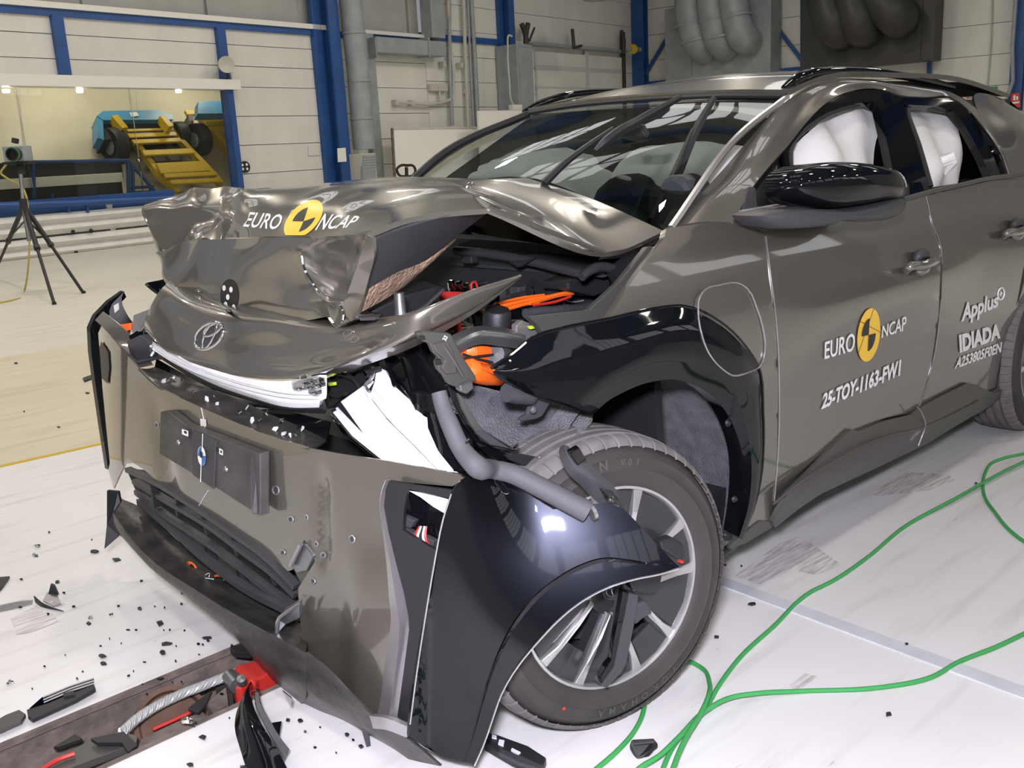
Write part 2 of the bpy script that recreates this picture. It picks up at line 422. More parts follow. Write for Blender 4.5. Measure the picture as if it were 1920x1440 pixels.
struct(wbox('wall_left.001', U0, zwt, uwe, zr, -.30, -.06, 'joint')); struct(wbox('wall_left.002', U0, 0, uwe, zws, -.30, -.06, 'joint'))
def panels(parent, u0, u1, z0, z1, rows, boxf, m='wallw', gap=.014):
    for i in range(rows):
        a = z0 + (z1 - z0) * i / rows; b = z0 + (z1 - z0) * (i + 1) / rows
        boxf('panel', u0 + gap / 2, a + gap / 2, u1 - gap / 2, b - gap / 2, -.07, random.uniform(-.004, .008), m, parent)
for a, b in ((U0, um1), (um1, um2), (um2, uc1)): panels(wl, a, b, zwt + .05, zr, 3, wbox)
panels(wl, uwe, uc1, 0, zwt + .05, 5, wbox); panels(wl, U0, uwe, 0, zws, 2, wbox)
um3 = wuz(800, 150)[0]
panels(wl, uc1, um3, 0, zr, 7, wbox); panels(wl, um3, uc2, 0, zr + 1.5, 9, wbox)
panels(wl, uc2, UC, 0, zr + 3, 10, wbox)
# upper translucent sheets
w2 = struct(wbox('window_2', U0, zr, um3, HR, -.32, -.2, 'joint'))
us = [U0, wuz(157, 10)[0], wuz(392, 20)[0], uc1, wuz(770, 30)[0], um3]
for a, b in zip(us[:-1], us[1:]):
    for k in range(3): wbox('pane', a + .05, zr + .12 + k * 1.45, b - .05, zr + .1 + (k + 1) * 1.45 - .06, -.2, -.12, 'wallg', w2)
struct(wbox('wall_left.003', um3, zr + 1.5, UC, HR, -.3, -.02, 'wallw'))
# rails, mullions and columns
struct(wbox('trim_1', U0, zr - .12, uc1, zr + .0, -.05, .06, 'steelblue')); struct(wbox('trim_2', U0, zr + .002, uc1, zr + .10, -.05, .12, 'trimw'))
a = wuz(660, 62)[1]; struct(wbox('trim_3', uc1, a - .12, um3, a, -.05, .06, 'steelblue')); struct(wbox('trim_4', uc1, a, um3, a + .08, -.05, .12, 'trimw'))
a = wuz(900, 76)[1]; struct(wbox('trim_5', um3, a - .09, uc2, a + .06, -.02, .07, 'steelblue'))
for k, um in ((6, um1), (7, um2)): struct(wbox('trim_%d' % k, um - .1, zwt, um + .1, zr - .1, -.05, .1, 'steelblue'))
for k, (xa, xb, y) in enumerate(((603, 638, 170), (944, 959, 100))):
    a, b = wuz(xa, y, .2)[0], wuz(xb, y, .2)[0]; o = struct(wbox('trim_%d' % (8 + k), a, 0, b, HR, .0, .06, 'steelblue'))
    wbox('flange', a + (b - a) * .45, 0, b, HR, .3, .36, 'steelblue', o); wbox('web', (a + b) / 2 - .02 + (b - a) * .22, 0, (a + b) / 2 + .02 + (b - a) * .22, HR, .06, .3, 'steelblue', o)
    wbox('flange', a, 0, a + (b - a) * .45, HR, .06, .12, 'steelblue', o)
# back wall
vB = kvz(1900, 150)[0]
wb = struct(kbox('wall_back', -.3, 0, VD, HR, -.3, -.06, 'joint'))
vs_ = [0, kvz(1505, 90)[0], kvz(1745, 90)[0], vB, VD]
for a, b in zip(vs_[:-1], vs_[1:]): panels(wb, a, b, 0, HR, 11, kbox)
# floor with the pulling slot, walls behind the camera, roof
sa, sb, sc_, sd = P(0, 1402, z=0), P(440, 1212, z=0), P(180, 1441, z=0), P(525, 1288, z=0)
SD = np.array([sb[0] - sa[0], sb[1] - sa[1]]) + np.array([sd[0] - sc_[0], sd[1] - sc_[1]]); SD /= np.linalg.norm(SD); SN = np.array([-SD[1], SD[0]])
so = np.array([sa[0], sa[1]]); s_far = max((np.array([q[0], q[1]]) - so) @ SN for q in (sa, sb)); s_near = min((np.array([q[0], q[1]]) - so) @ SN for q in (sc_, sd))
def sl(s, t): return so + SD * s + SN * t
SLOT = [tuple(sl(-2.6, s_near)), tuple(sl(1.9, s_near)), tuple(sl(1.9, s_far)), tuple(sl(-2.6, s_far))]
y1, y2 = P(0, 875, z=0), P(192, 832, z=0); yd = (y2 - y1) / np.linalg.norm(y2 - y1); yn = np.array([-yd[1], yd[0], 0]); yn = yn if yn[1] > 0 else -yn
def flr(name, poly, z, m, holes=(), step=1.0):
    v2, f2 = tri2d(poly, step, holes); vs = [(x, y, z) for x, y in v2] + []
    f3 = []
    for f in f2:
        a, b, c = (np.array(v2[i]) for i in f[:3]); f3.append(f if (b - a)[0] * (c - a)[1] - (b - a)[1] * (c - a)[0] > 0 else f[::-1])
    return struct(mesh(name, vs, f3, m, None, False))
q0 = y1 - yd * 12; q1 = y1 + yd * 24
big = [(-15, -13), (26, -13), (26, 20), (-15, 20)]
wz = [tuple(q0[:2]), (q0[0] - 2, -11), (16, -11), tuple((q1)[:2])]
flr('floor', wz, 0.0, 'floorw', [SLOT], .8)
b1 = y1 + yn * 2.75
bz = [tuple(q0[:2]), tuple(q1[:2]), tuple((q1 + yn * 3.2)[:2]), tuple((q0 + yn * 3.2)[:2])]
flr('floor.001', bz, 0.0, 'floorb', (), 2)
fz = [tuple((q0 + yn * 3.2)[:2]), tuple((q1 + yn * 3.2)[:2]), tuple((q1 + yn * 60)[:2]), tuple((q0 + yn * 60)[:2])]
flr('floor.002', fz, 0.0, 'floorfar', (), 6)
flr('floor.003', [tuple(q1[:2]), (16, -11), (60, -22), tuple((q1 + yn * 60 + yd * 10)[:2]), tuple((q1 + yn * 60)[:2])], 0.0, 'floorfar', (), 6)
o = struct(box('trim_10', (q0 + q1) / 2 + UZ * .001, (36, .035, .004), 'tyellow', None, (yd, yn, UZ)))
for k, (a, b, w_) in enumerate((((1345, 1088), (1925, 1302), .055), ((1850, 1445), (1935, 1330), .10))):
    a, b = P(*a, z=0), P(*b, z=0); d = (b - a) / np.linalg.norm(b - a)
    a, b = (a - d * .25, b + d * 2.5) if k == 0 else (a - d * 1, b - d * .35)
    L = np.linalg.norm(b - a); struct(box('trim_%d' % (11 + k), (a + b) / 2 + UZ * .0015, (L, w_, .005), 'seam', None, (d, np.cross(UZ, d), UZ), .001))
struct(box('wall_front', (-15.1, 3.5, HR / 2), (.2, 34, HR), 'wallgrey')); 
struct(box('wall_right', (5.5, -13.1, 2.2), (42, .2, 4.4), 'wallgrey'))
w3 = struct(box('window_3', (5.5, -13.3, 6.5), (42, .1, 4.2), 'roof'))
for k in range(9):
    for j in range(5): box('pane', (-13 + k * 4.4 + j * .72, -13.22, 6.3), (.6, .06, 2.4), 'sky', w3)
ce = struct(box('ceiling', (5.5, 3.5, HR + .1), (44, 36, .2), 'roof'))
for k in range(8): box('roof_beam', (-13 + k * 5.2, 3.5, HR - .35), (.25, 33, .6), 'steelblue', ce)
w4 = struct(box('window_4', (4, 3, HR - .02), (.1, .1, .02), 'roof'))
for k in range(7):
    for j in range(3):
        for a in range(4):
            for b in range(2): box('roof_light', (-10.4 + k * 5.2 - .5 + b * 1.0, .5 + j * 5.0 + a * .85, HR - .03), (.85, .62, .04), 'sky', w4)
# pulling slot
tr = struct(mesh('trim_13', [(*sl(s, t), z) for s in (-2.6, 1.9) for t, z in ((s_near, .0), (s_near, -.13), (s_far, -.13), (s_far, 0))], [(0, 1, 5, 4), (1, 2, 6, 5), (2, 3, 7, 6), (0, 4, 7, 3)[::-1][:0] or (0, 3, 2, 1), (4, 5, 6, 7)], 'rust', None, False))
for t in (s_near + .006, s_far - .006):
    a = np.array([*sl(-.35, t), -.004]); box('edge_strip', a, (4.4, .016, .014), 'rust', tr, (np.array([*SD, 0]), np.array([*SN, 0]), UZ))
# ------------------------------------------------------------------ the crashed car: body shell
CAR = empty('crashed_car', (1.2, 0, 0), 'olive grey electric SUV with crushed front and buckled bonnet on the white test floor', 'car')
def part(o, label=None): 
    if label: o['label'] = label
    return o
def px_ext(s): return px(s)
# fender, doors, rocker
FEND = "1250,428 1300,421 1340,416 1380,417 1412,426 1434,442 1441,500 1449,560 1455,620 1459,720 1458,850 1451,945 1446,980 1418,1000 1380,1022 1387,1008 1409,960 1424,900 1430,830 1429,770 1427,700 1400,655 1370,620 1335,595 1310,583 1290,575 1270,574 1230,577 1180,586 1140,597 1180,535 1215,485 1246,445"
part(sheet('fender', FEND, S, 'paint', CAR, 11, thick=.02))
def edge_line(name, s, r, m, off=0.0, parent=CAR, n=3): return tube(name, [S(u, v, off) for u, v in px(s)], r, m, parent, n, 6)
DOOR1 = "1438,443 1412,424 1388,397 1440,388 1489,381 1560,377 1630,374 1690,373 1734,366 1747,420 1762,462 1764,480 1760,590 1745,690 1723,763 1700,776 1660,784 1602,809 1592,803 1520,868 1465,917 1453,930 1459,850 1462,720 1458,620 1452,560 1444,500"
part(sheet('front_door', DOOR1, S, 'paint', CAR, 11, thick=.02))
FD = bpy.data.objects['front_door']
DOOR2 = "1738,366 1800,352 1888,331 1960,314 1960,420 1925,470 1908,560 1890,630 1880,690 1879,712 1868,729 1854,735 1840,733 1822,722 1809,717 1760,741 1727,760 1749,690 1764,590 1768,480 1766,460 1751,420"
part(sheet('rear_door', DOOR2, S, 'paint', CAR, 11, thick=.02)); RD = bpy.data.objects['rear_door']
_q = [S(u, v) for u, v in px("1963,313 1963,420 1928,470 1911,560 1893,630 1883,690 1882,712 1872,729")]
def arcp(r, a0, a1, n): return [(2.86 + r * math.cos(math.radians(a)), .368 + r * math.sin(math.radians(a))) for a in np.linspace(a0, a1, n)]
QXZ = [(p[0] + .004, p[2]) for p in _q] + arcp(.415, 192, -12, 22) + [(3.34, .27), (4.02, .30), (4.16, .55), (4.14, .85), (4.06, 1.06), (3.9, 1.16), (3.3, 1.18)]
part(sheet('quarter_panel', [(x * 100, z * 100) for x, z in QXZ], lambda u, v: np.array((u / 100, -yside(u / 100, v / 100), v / 100)), 'paint', CAR, 4, thick=.02))
lathe('rear_arch_liner', [(.40, -.5), (.415, .0)], (2.86, -.86, .368), (0, -1, 0), 'matt', CAR, 30, 30, -10, 190)
part(patch('rear_pillar', [[S(1838, 222), (2.75, -.615, 1.52), (3.0, -.60, 1.52), (3.28, -.60, 1.47)], [S(1877, 277), (2.85, -.76, 1.36), (3.2, -.74, 1.34), (3.55, -.72, 1.32)], [S(1897, 329), (2.9, -yside(2.9, 1.17), 1.17), (3.4, -.86, 1.17), (3.92, -.83, 1.14)]], 'paint', CAR, 5, 5, thick=.01))
prism('rear_bumper', [(3.98, -.84, .30), (4.10, -.86, .55), (4.08, -.86, .85), (3.96, -.84, 1.06), (3.92, -.84, .30)], (0, 1.70, 0), 'rocker', CAR, .01)
for nm, s in (('shut_line', "1436,443 1443,500 1451,560 1457,620 1461,720 1459,850 1452,940"), ('shut_line', "1736,367 1749,420 1764,462 1766,480 1762,590 1747,690 1724,762")):
    edge_line(nm, s, .0022, 'silver', .002)
ROCK = "1452,931 1465,917 1520,868 1590,804 1602,808 1650,789 1700,776 1719,763 1760,741 1809,717 1822,721 1840,732 1854,736 1868,731 1869,748 1836,770 1817,780 1778,803 1735,830 1640,875 1532,924 1490,953 1448,988 1442,977"
def rockpush(v):
    z = v[2]; v[1] -= .012 + .022 * math.exp(-((z - .30) / .05) ** 2); return v
rk = part(sheet('rocker_panel', ROCK, S, 'rocker', CAR, 10, thick=.015, push=rockpush))
part(sheet('rocker_end', "1442,978 1426,977 1395,1000 1369,1022 1368,1030 1400,1018 1448,989", lambda u, v: S(u, v, .005), 'rocker', CAR, 8, thick=.01))
edge_line('rocker_joint', "1720,763 1729,776 1735,797 1722,836", .0025, 'silver', .036)
edge_line('rocker_crease', "1450,945 1500,905 1560,868 1640,826 1735,800 1836,752", .004, 'rocker', .034)
# floor pan and sills close the body below and behind
box('floor_pan', (1.9, 0, .30), (2.9, 1.62, .12), 'matt', CAR)
prism('tail', [(4.0, -.86, .3), (4.05, -.88, .7), (3.95, -.84, 1.05), (3.55, -.66, 1.45), (3.2, -.60, 1.56), (3.2, .60, 1.56), (3.55, .66, 1.45), (3.95, .84, 1.05), (4.05, .88, .7), (4.0, .86, .3)][:0] or [(4.0, -.86, .3), (4.0, -.84, 1.05), (4.0, .84, 1.05), (4.0, .86, .3)], (.06, 0, 0), 'paint', CAR)
# far side of the body, mirrored as plain skin so that the car is closed
rows = []
for z in (.22, .35, .6, .85, 1.0, 1.12): rows.append([(x, yside(x, z), z) for x in (.35, .8, 1.4, 2.0, 2.5, 3.2, 4.0)])
patch('far_side_panel', rows, 'paint', CAR, 2, 2, thick=.01)
# wheel-arch cladding: outer edge, crease, inner edge
oa = "921,690 960,664 999,633 1060,614 1140,598 1190,586 1240,576 1275,573 1312,582 1340,597 1372,621 1402,655 1426,698 1431,770 1432,830 1426,900 1411,960 1389,1009"
cr_ = "924,697 985,720 1045,742 1088,757 1125,722 1160,700 1195,682 1235,670 1270,667 1300,671 1330,684 1355,705 1380,742 1397,790 1407,840 1409,900 1402,955 1386,1007"
ia = "926,702 985,735 1050,757 1111,778 1140,752 1170,735 1203,721 1240,713 1268,712 1296,720 1320,732 1345,752 1366,780 1384,822 1393,860 1395,905 1391,955 1383,1005"
ro = [S(u, v, .012) for u, v in px(oa)]; rc = [S(u, v, .035) for u, v in px(cr_)]; ri = [S(u, v, .012) for u, v in px(ia)]
rx = [np.array(p) + (0, .05, .01) for p in ri]
rm = [(np.array(a) + np.array(b)) / 2 + (0, -.01, 0) for a, b in zip(ro, rc)]
part(patch('wheel_arch_cladding', [ro, rm, rc, ri, rx], 'gloss', CAR, 3, 4, su=(3,), sv=(2, 3), angle=30), 'gloss black cladding torn open at its front end')
edge_line('cladding_edge', oa, .004, 'gloss', .014)
# charging flap
FL = rounded(px("1309,580 1311,560 1325,541 1350,534 1382,530 1401,541 1420,580 1432,622 1435,650 1426,686 1398,700 1374,704 1357,694 1330,664 1317,632"), 3)
CLO = bpy.data.objects['wheel_arch_cladding']
def CLAD(u, v, off):
    bpy.context.view_layer.update(); loc = WL[CLO.name]; r = R(u, v); ok, p, n, _ = CLO.ray_cast(Vector(CAMC) - loc, Vector(r)); q = S(u, v, .017)
    if ok:
        p = np.array(p + loc)
        if np.linalg.norm(p - CAMC) < np.linalg.norm(q - CAMC): q = p
    return q - r * off
part(sheet('charge_flap', FL, lambda u, v: S(u, v, .015), 'paint', CAR, 8, thick=.012)); CF = bpy.data.objects['charge_flap']
lowf = rounded(px("1313,590 1335,600 1368,623 1400,656 1424,688 1398,699 1375,702 1358,692 1331,663 1318,632"), 2)
sheet('flap_lower_half', lowf, lambda u, v: CLAD(u, v, .004), 'gloss', CF, 8, thick=.012)
c = [CLAD(u, v, .003) for u, v in FL]; tube('flap_gap', c + c[:1], .0026, 'silver', CF, 1, 6, cap=False)
# ---------------- greenhouse
TRIM = "1374,417 1413,348 1445,308 1477,273 1516,225 1556,188 1595,171 1655,168 1687,178 1734,182 1801,191 1833,222 1873,277 1893,329"
INNER = [P(1262, 424, y=-.72), P(1300, 380, y=-.712), P(1330, 346, y=-.70), P(1356, 317, y=-.69), P(1415, 249, y=-.655), P(1478, 181, y=-.615), P(1540, 151, y=-.60), P(1600, 147, y=-.60), P(1660, 152, y=-.60), P(1720, 160, y=-.60), P(1790, 178, y=-.60), P(1835, 205, y=-.62), P(1880, 255, y=-.66), P(1915, 305, y=-.72)]
outer = [S(u, v, .004) for u, v in px(TRIM)]
mid = [(np.array(a) * .5 + np.array(b) * .5) + (-.006, -.010, .008) for a, b in zip(INNER, outer)]
part(patch('pillar_and_roof_rail', [INNER, mid, outer], 'paint', CAR, 4, 5, thick=.01))
BELT = "1893,331 1857,334 1800,346 1746,358 1690,374 1620,377 1560,379 1489,382 1440,390 1388,398"
qtr = "1392,394 1469,286 1482,379"
fop = "1489,372 1477,280 1516,231 1556,207 1595,195 1636,190 1648,200 1657,237 1672,309 1677,372 1600,376"
rop = "1742,352 1718,270 1694,196 1754,199 1786,207 1810,236 1840,290 1857,330 1800,343"
cq = "1812,200 1832,226 1870,283 1886,324 1866,328 1848,284"
part(sheet('window_surround', px(TRIM) + px(BELT), lambda u, v: S(u, v, .0), 'gloss', CAR, 9, holes=(qtr, fop, rop, cq), thick=.03))
sheet('quarter_glass', qtr, lambda u, v: S(u, v, -.012), 'glass', CAR, 14); sheet('rear_quarter_glass', cq, lambda u, v: S(u, v, -.012), 'glass', CAR, 14)
tube('belt_trim', [S(u, v, .008) for u, v in px("1692,374 1746,359 1800,347 1857,334 1893,330 1940,319")], .009, 'rocker', CAR, 3, 8)
tube('belt_trim', [S(u, v, .006) for u, v in px("1388,398 1440,389 1489,381 1560,378")], .007, 'silver', CAR, 3, 8)
for s in ("1490,370 1480,283 1516,236 1556,212 1595,200 1634,195 1645,204 1652,238 1666,309 1671,370", "1744,350 1721,270 1699,203 1754,205 1782,212 1805,240 1834,290 1852,328"):
    tube('window_seal', [S(u, v, -.022) for u, v in px(s)], .012, 'matt', CAR, 3, 8)
prism('door_pillar_cover', [S(u, v, .006) for u, v in px("1655,176 1668,176 1736,366 1712,370")], (0, .015, 0), 'gloss', CAR)
# windscreen
wb_ = [P(1258, 428, y=-.735), P(1190, 432, y=-.62), (.13, -.35, 1.10), (.06, 0, 1.10), (.13, .35, 1.10), (.26, .60, 1.12), (.42, .735, 1.15)]
nt = P(1476, 182, y=-.615); ft = P(990, 214, y=.60)
wt = [nt, P(1390, 181, y=-.45), P(1280, 184, y=-.2), P(1180, 190, y=.05), P(1100, 197, y=.28), P(1035, 206, y=.48), ft]
wm = [np.array(a) * .5 + np.array(b) * .5 + (-.02, 0, .035) for a, b in zip(wb_, wt)]
WS = part(patch('windscreen', [wt, wm, wb_], 'glass', CAR, 5, 8))
band = [np.array(a) * .93 + np.array(b) * .07 for a, b in zip(wt, wm)]
tube('windscreen_edge', [np.array(p) + (-.004, 0, .003) for p in wt], .010, 'matt', WS, 4, 6)
tube('windscreen_edge', [wt[0], wm[0] + np.array((-.004, -.004, .004)), wb_[0]], .011, 'silver', WS, 8, 6); tube('windscreen_edge', [wt[-1], wm[-1] + np.array((-.01, .006, .02)), wb_[-1]], .017, 'matt', WS, 8, 6)
# roof
rf = [[np.array(p) + (.004, 0, .004) for p in wt]]
for x, h in ((1.45, .045), (2.0, .06), (2.6, .05), (3.2, -.02)):
    rf.append([(x, y, 1.545 + h + .035 * (1 - (y / .6) ** 2) - .02) for y in (-.60, -.45, -.2, .05, .28, .48, .60)])
part(patch('roof', rf, 'paint', CAR, 5, 5, thick=.02))
lathe('roof_disc_marker', [(0, .004), (.05, .004), (.055, 0)], P(1447, 164, y=-.50) + (0, 0, .002), (-.05, 0, 1), 'paper', CAR, 24)
rr = [P(1470, 166, y=-.585), P(1488, 152, y=-.59), P(1515, 140, y=-.59), P(1552, 134, y=-.585), P(1600, 133, y=-.585), P(1660, 138, y=-.585), P(1730, 149, y=-.585), P(1788, 163, y=-.59)]
part(tube('roof_bar', rr, [.012, .018, .02, .016, .015, .015, .016, .010], 'gloss', CAR, 6, 10))
fr = [P(982, 210, y=.62), P(1010, 196, y=.62), P(1050, 182, y=.61), P(1100, 174, y=.61), P(1150, 171, y=.61), P(1200, 171, y=.61)]
part(tube('roof_bar', fr, [.010, .016, .016, .014, .012, .01], 'gloss', CAR, 6, 10))
# far pillar and windows
patch('far_pillar', [[wt[-1], wm[-1], wb_[-1]], [np.array(wt[-1]) + (.15, .06, -.03), np.array(wm[-1]) + (.12, .10, -.01), np.array(wb_[-1]) + (.12, .12, -.0)]], 'paint', CAR, 6, 2, thick=.02)
patch('far_window_band', [[(1.2, .60, 1.53), (1.9, .61, 1.55), (2.6, .60, 1.53), (3.3, .58, 1.45)], [(.55, .87, 1.12), (1.5, .88, 1.13), (2.5, .87, 1.14), (3.9, .80, 1.10)]], 'tint', CAR, 4, 4)
patch('rear_bulkhead', [[(3.2, -.6, 1.5), (3.2, 0, 1.53), (3.2, .6, 1.5)], [(3.95, -.83, 1.05), (4.0, 0, 1.05), (3.95, .83, 1.05)]], 'gloss', CAR, 4, 4)
# wipers, sticking up off the screen
def wiper(arm, blade, w):
    a = part(tube('wiper_arm', arm, w, 'matt', CAR, 5, 6)); tube('wiper_blade', blade, [.008, .015, .016, .015, .010], 'matt', a, 5, 6)
    return a
wiper([P(1020, 344, x=.28), P(1060, 305, x=.36), P(1110, 268, x=.45), P(1150, 240, x=.52)], [P(1116, 283, x=.40), P(1140, 262, x=.44), P(1200, 225, x=.62), P(1275, 183, x=.86)], [.013, .011, .009, .006])
wiper([P(1222, 415, y=-.62), P(1255, 345, y=-.58), P(1285, 275, y=-.56), P(1299, 243, y=-.55)], [P(1254, 378, y=-.60), P(1276, 315, y=-.57), P(1302, 250, y=-.555), P(1339, 184, y=-.54)], [.015, .012, .009, .007])
part(prism('wiper_cover', [P(u, v, y=-.70) for u, v in px("1252,425 1270,392 1296,377 1300,378 1290,410 1268,424")], (.01, .03, 0), 'matt', CAR, .003))
# door mirror
mc = P(1592, 348, y=-1.03)
def mirror_ring(s, yv): return [P(u, v, y=yv) for u, v in rounded(px(s), 3)]
r0 = "1500,372 1494,345 1502,325 1530,309 1580,303 1640,310 1675,322 1688,345 1686,366 1640,378 1580,388 1520,386"
def ringscale(pts, s, dy): 
    c = sum(pts) / len(pts); return [c + (p - c) * s + (0, dy, 0) for p in pts]
pr = mirror_ring(r0, -1.03)
rings = [ringscale(pr, .02, -.075), ringscale(pr, .35, -.072), ringscale(pr, .65, -.062), ringscale(pr, .86, -.042), ringscale(pr, .97, -.015), pr, ringscale(pr, .98, .05), ringscale(pr, .93, .11)]
k = len(pr); vs = [p for r_ in rings for p in r_]; fs = [(i * k + j, i * k + (j + 1) % k, (i + 1) * k + (j + 1) % k, (i + 1) * k + j) for i in range(len(rings) - 1) for j in range(k)] + [tuple(range(k * 7, k * 8))[::1]]
MIR = part(mesh('door_mirror', vs, fs, 'gloss', CAR, True, 60), 'gloss black door mirror cap')
r1 = "1424,405 1450,396 1500,391 1545,392 1560,392 1600,386 1640,377 1688,373 1690,385 1682,398 1655,411 1610,416 1560,416 1545,420 1490,428 1445,424"
low = mirror_ring(r1, -1.03)
lr = [ringscale(low, .3, -.05), ringscale(low, .7, -.045), ringscale(low, .94, -.025), low, ringscale(low, .97, .06), ringscale(low, .9, .11)]
k = len(low); vs = [p for r_ in lr for p in r_]; fs = [(i * k + j, i * k + (j + 1) % k, (i + 1) * k + (j + 1) % k, (i + 1) * k + j) for i in range(len(lr) - 1) for j in range(k)] + [tuple(range(k)), tuple(range(k * 5, k * 6))]
mesh('mirror_foot', vs, fs, 'dark', MIR, True, 50)
tube('mirror_arm', [P(1545, 405, y=-1.0), P(1480, 408, y=-.95), P(1432, 410, y=-.90)], [.03, .032, .03], 'dark', MIR, 4, 10)
part(sheet('mirror_base', "1376,416 1392,396 1404,350 1416,352 1420,392 1436,400 1440,432 1412,424", lambda u, v: S(u, v, .008), 'dark', CAR, 12, thick=.02))
# door handles
def handle(cx, cy, s, par):
    f = lambda dx, dy, o: S(cx + dx * s, cy + dy * s, o)
    b = part(tube('door_handle', [f(-29, 10, .012), f(-22, 2, .035), f(0, -1, .045), f(22, -8, .035), f(31, -10, .012)], [.012, .016, .017, .016, .011], 'paint', par, 5, 10))
    for a, dz, m in ((-.0, -20, 'dark'), (.0, 13, 'paint')):
        tube('handle_recess', [f(-9, dz * .4 - 2, .012), f(-4, dz * .8 - 3, .022), f(6, dz * .8 - 6, .022), f(10, dz * .4 - 6, .012)], [.014, .02, .02, .014], m, b, 4, 8)
handle(1727, 499, 1.0, FD); handle(1906, 436, .85, RD)
# lettering on the doors
def SD_(u, v): return S(u, v, .004)
lettering('lettering', 'EURO', "1546,674 1602,658 1604,623 1547,641", SD_, 'decal', FD, 0, .012)
lettering('lettering', 'NCAP', "1653,634 1699,619 1700,592 1655,611", SD_, 'decal', FD, 0, .012)
EL = [(1629 + 21.5 * math.cos(t) + 3.0 * math.sin(t) * -1, 628 - 50 * math.sin(t) - 5 * math.cos(t)) for t in np.linspace(0, 2 * math.pi, 40, endpoint=False)]
def ell(f, a0=0, a1=2 * math.pi, n=40, cx=1629, cy=628): return [(cx + f * (21.5 * math.cos(t) + 3.0 * math.sin(t)), cy + f * (-50 * math.sin(t) - 5 * math.cos(t))) for t in np.linspace(a0, a1, n, endpoint=(a1 - a0 < 6))]
sheet('crash_marker', ell(1), SD_, 'yellow', FD, 6); hp = math.pi / 2
sheet('crash_marker', [(1629, 628)] + ell(.62, hp, 2 * hp, 10), lambda u, v: S(u, v, .006), 'decalblack', FD, 6); sheet('crash_marker', [(1629, 628)] + ell(.62, 3 * hp, 4 * hp, 10), lambda u, v: S(u, v, .006), 'decalblack', FD, 6)
for a in (0, 1):
    e0, e1 = ell(1, 0, 4 * hp, 5)[a], ell(1, 0, 4 * hp, 5)[a + 2] if a + 2 < 5 else None
    tube('marker_line', [S(*e0, .005), S(*e1, .005)], .0009, 'decalblack', FD, 1, 4)
lettering('lettering', '25-TOY-1163-FW1', "1540,768 1689,704 1690,673 1543,738", SD_, 'decal', FD, .12, .035)
lettering('lettering', 'Applus', "1802,614 1872,583 1872,548 1804,570", SD_, 'decal', RD, .1, .035)
lettering('lettering', 'IDIADA', "1800,662 1876,634 1876,606 1798,628", SD_, 'decal', RD, .0, .05)
lettering('lettering', 'A253805F0EN', "1790,692 1879,660 1879,641 1793,672", SD_, 'decal', RD, .2, .03)
ring = [S(1877 + 6 * math.cos(t), 551 - 11 * math.sin(t) - 2 * math.cos(t), .004) for t in np.linspace(0, 2 * math.pi, 20)]
tube('lettering', ring, .0035, 'decal', RD, 1, 6, cap=False); lettering('lettering', '+', "1874,556 1880,554 1880,545 1874,547", SD_, 'decal', RD, 0, .05)
# ------------------------------------------------------------------ crushed front: bonnet
def crumple(v):
    """sharp folds in the far corner and fine ripples in the flattened sheet"""
    x, y, z = v
    g = smooth((y - .2) / .2); t = 5.5 * x + 4.0 * y + .3; d = .010 * (abs((t % 1.0) - .5) * 2 - .5)
    t = -4.0 * x + 7.0 * y + 1.1; d += .008 * (abs((t % 1.0) - .5) * 2 - .5); v[2] += d * g
    h = smooth((.42 - abs(y + .25)) / .3) * smooth((x + .5) / .12) * smooth((.02 - x) / .15)
    v[2] += .004 * h * math.sin(24 * y + 10 * x) + .004 * h * math.sin(15 * x - 9 * y)
    return v
H0 = PP("303,470,.72 345,453,.62 388,449,.46 440,446,.27 502,444,0 577,444,-.24 636,442,-.47 688,437,-.66")
H1 = PP("282,432,.76 358,412,.60 398,420,.52 441,413,.28 525,402,0 617,400,-.25 697,404,-.5 757,411,-.68")
H2 = PP("266,389,.79 371,384,.58 408,394,.52 452,374,.30 580,358,.03 690,354,-.25 785,374,-.5 840,397,-.70")
H3 = PP("300,378,.80 359,357,.66 420,353,.56 480,355,.42 640,341,.08 790,334,-.2 878,361,-.5 917,391,-.72")
_c = P(930, 335, y=-.29); _d = P(1133, 474, y=-.765); _e = P(985, 332, y=-.24); _f = P(1247, 434, y=-.745)
H4 = [(.02, .76, 1.25), (.0, .66, 1.265), (.0, .5, 1.275), (.0, .37, 1.28), P(745, 336, x=.02), _c, _c * .48 + _d * .52 + (0, 0, .006), _d]
H5 = [(.34, .74, 1.13), (.27, .64, 1.16), (.20, .5, 1.20), (.15, .37, 1.235), (.10, .05, 1.28), _e, _e * .5 + _f * .5 + (0, 0, .012), _f]
HOOD = part(patch('bonnet', [H0, H1, H2, H3, H4, H5], 'paint', CAR, 9, 8, su=(1, 2, 3, 5), sv=(3,), thick=.012, angle=24, disp=crumple), 'buckled bonnet folded up in the middle')
HN = [np.array(p) + (.02, .02, -.05) for p in H5]
patch('bonnet_rear_lip', [H5, HN], 'matt', HOOD, 6, 2)
tube('bonnet_edge', [H3[-1], H4[-1]] , .007, 'paint', HOOD, 4, 6)
patch('bonnet_flange', [[H4[-1], P(1190, 462, y=-.76), H5[-1]], [H4[-1] + (.01, .03, -.02), P(1182, 478, y=-.70), H5[-1] + (.0, .02, -.03)]], 'paint', HOOD, 4, 2)
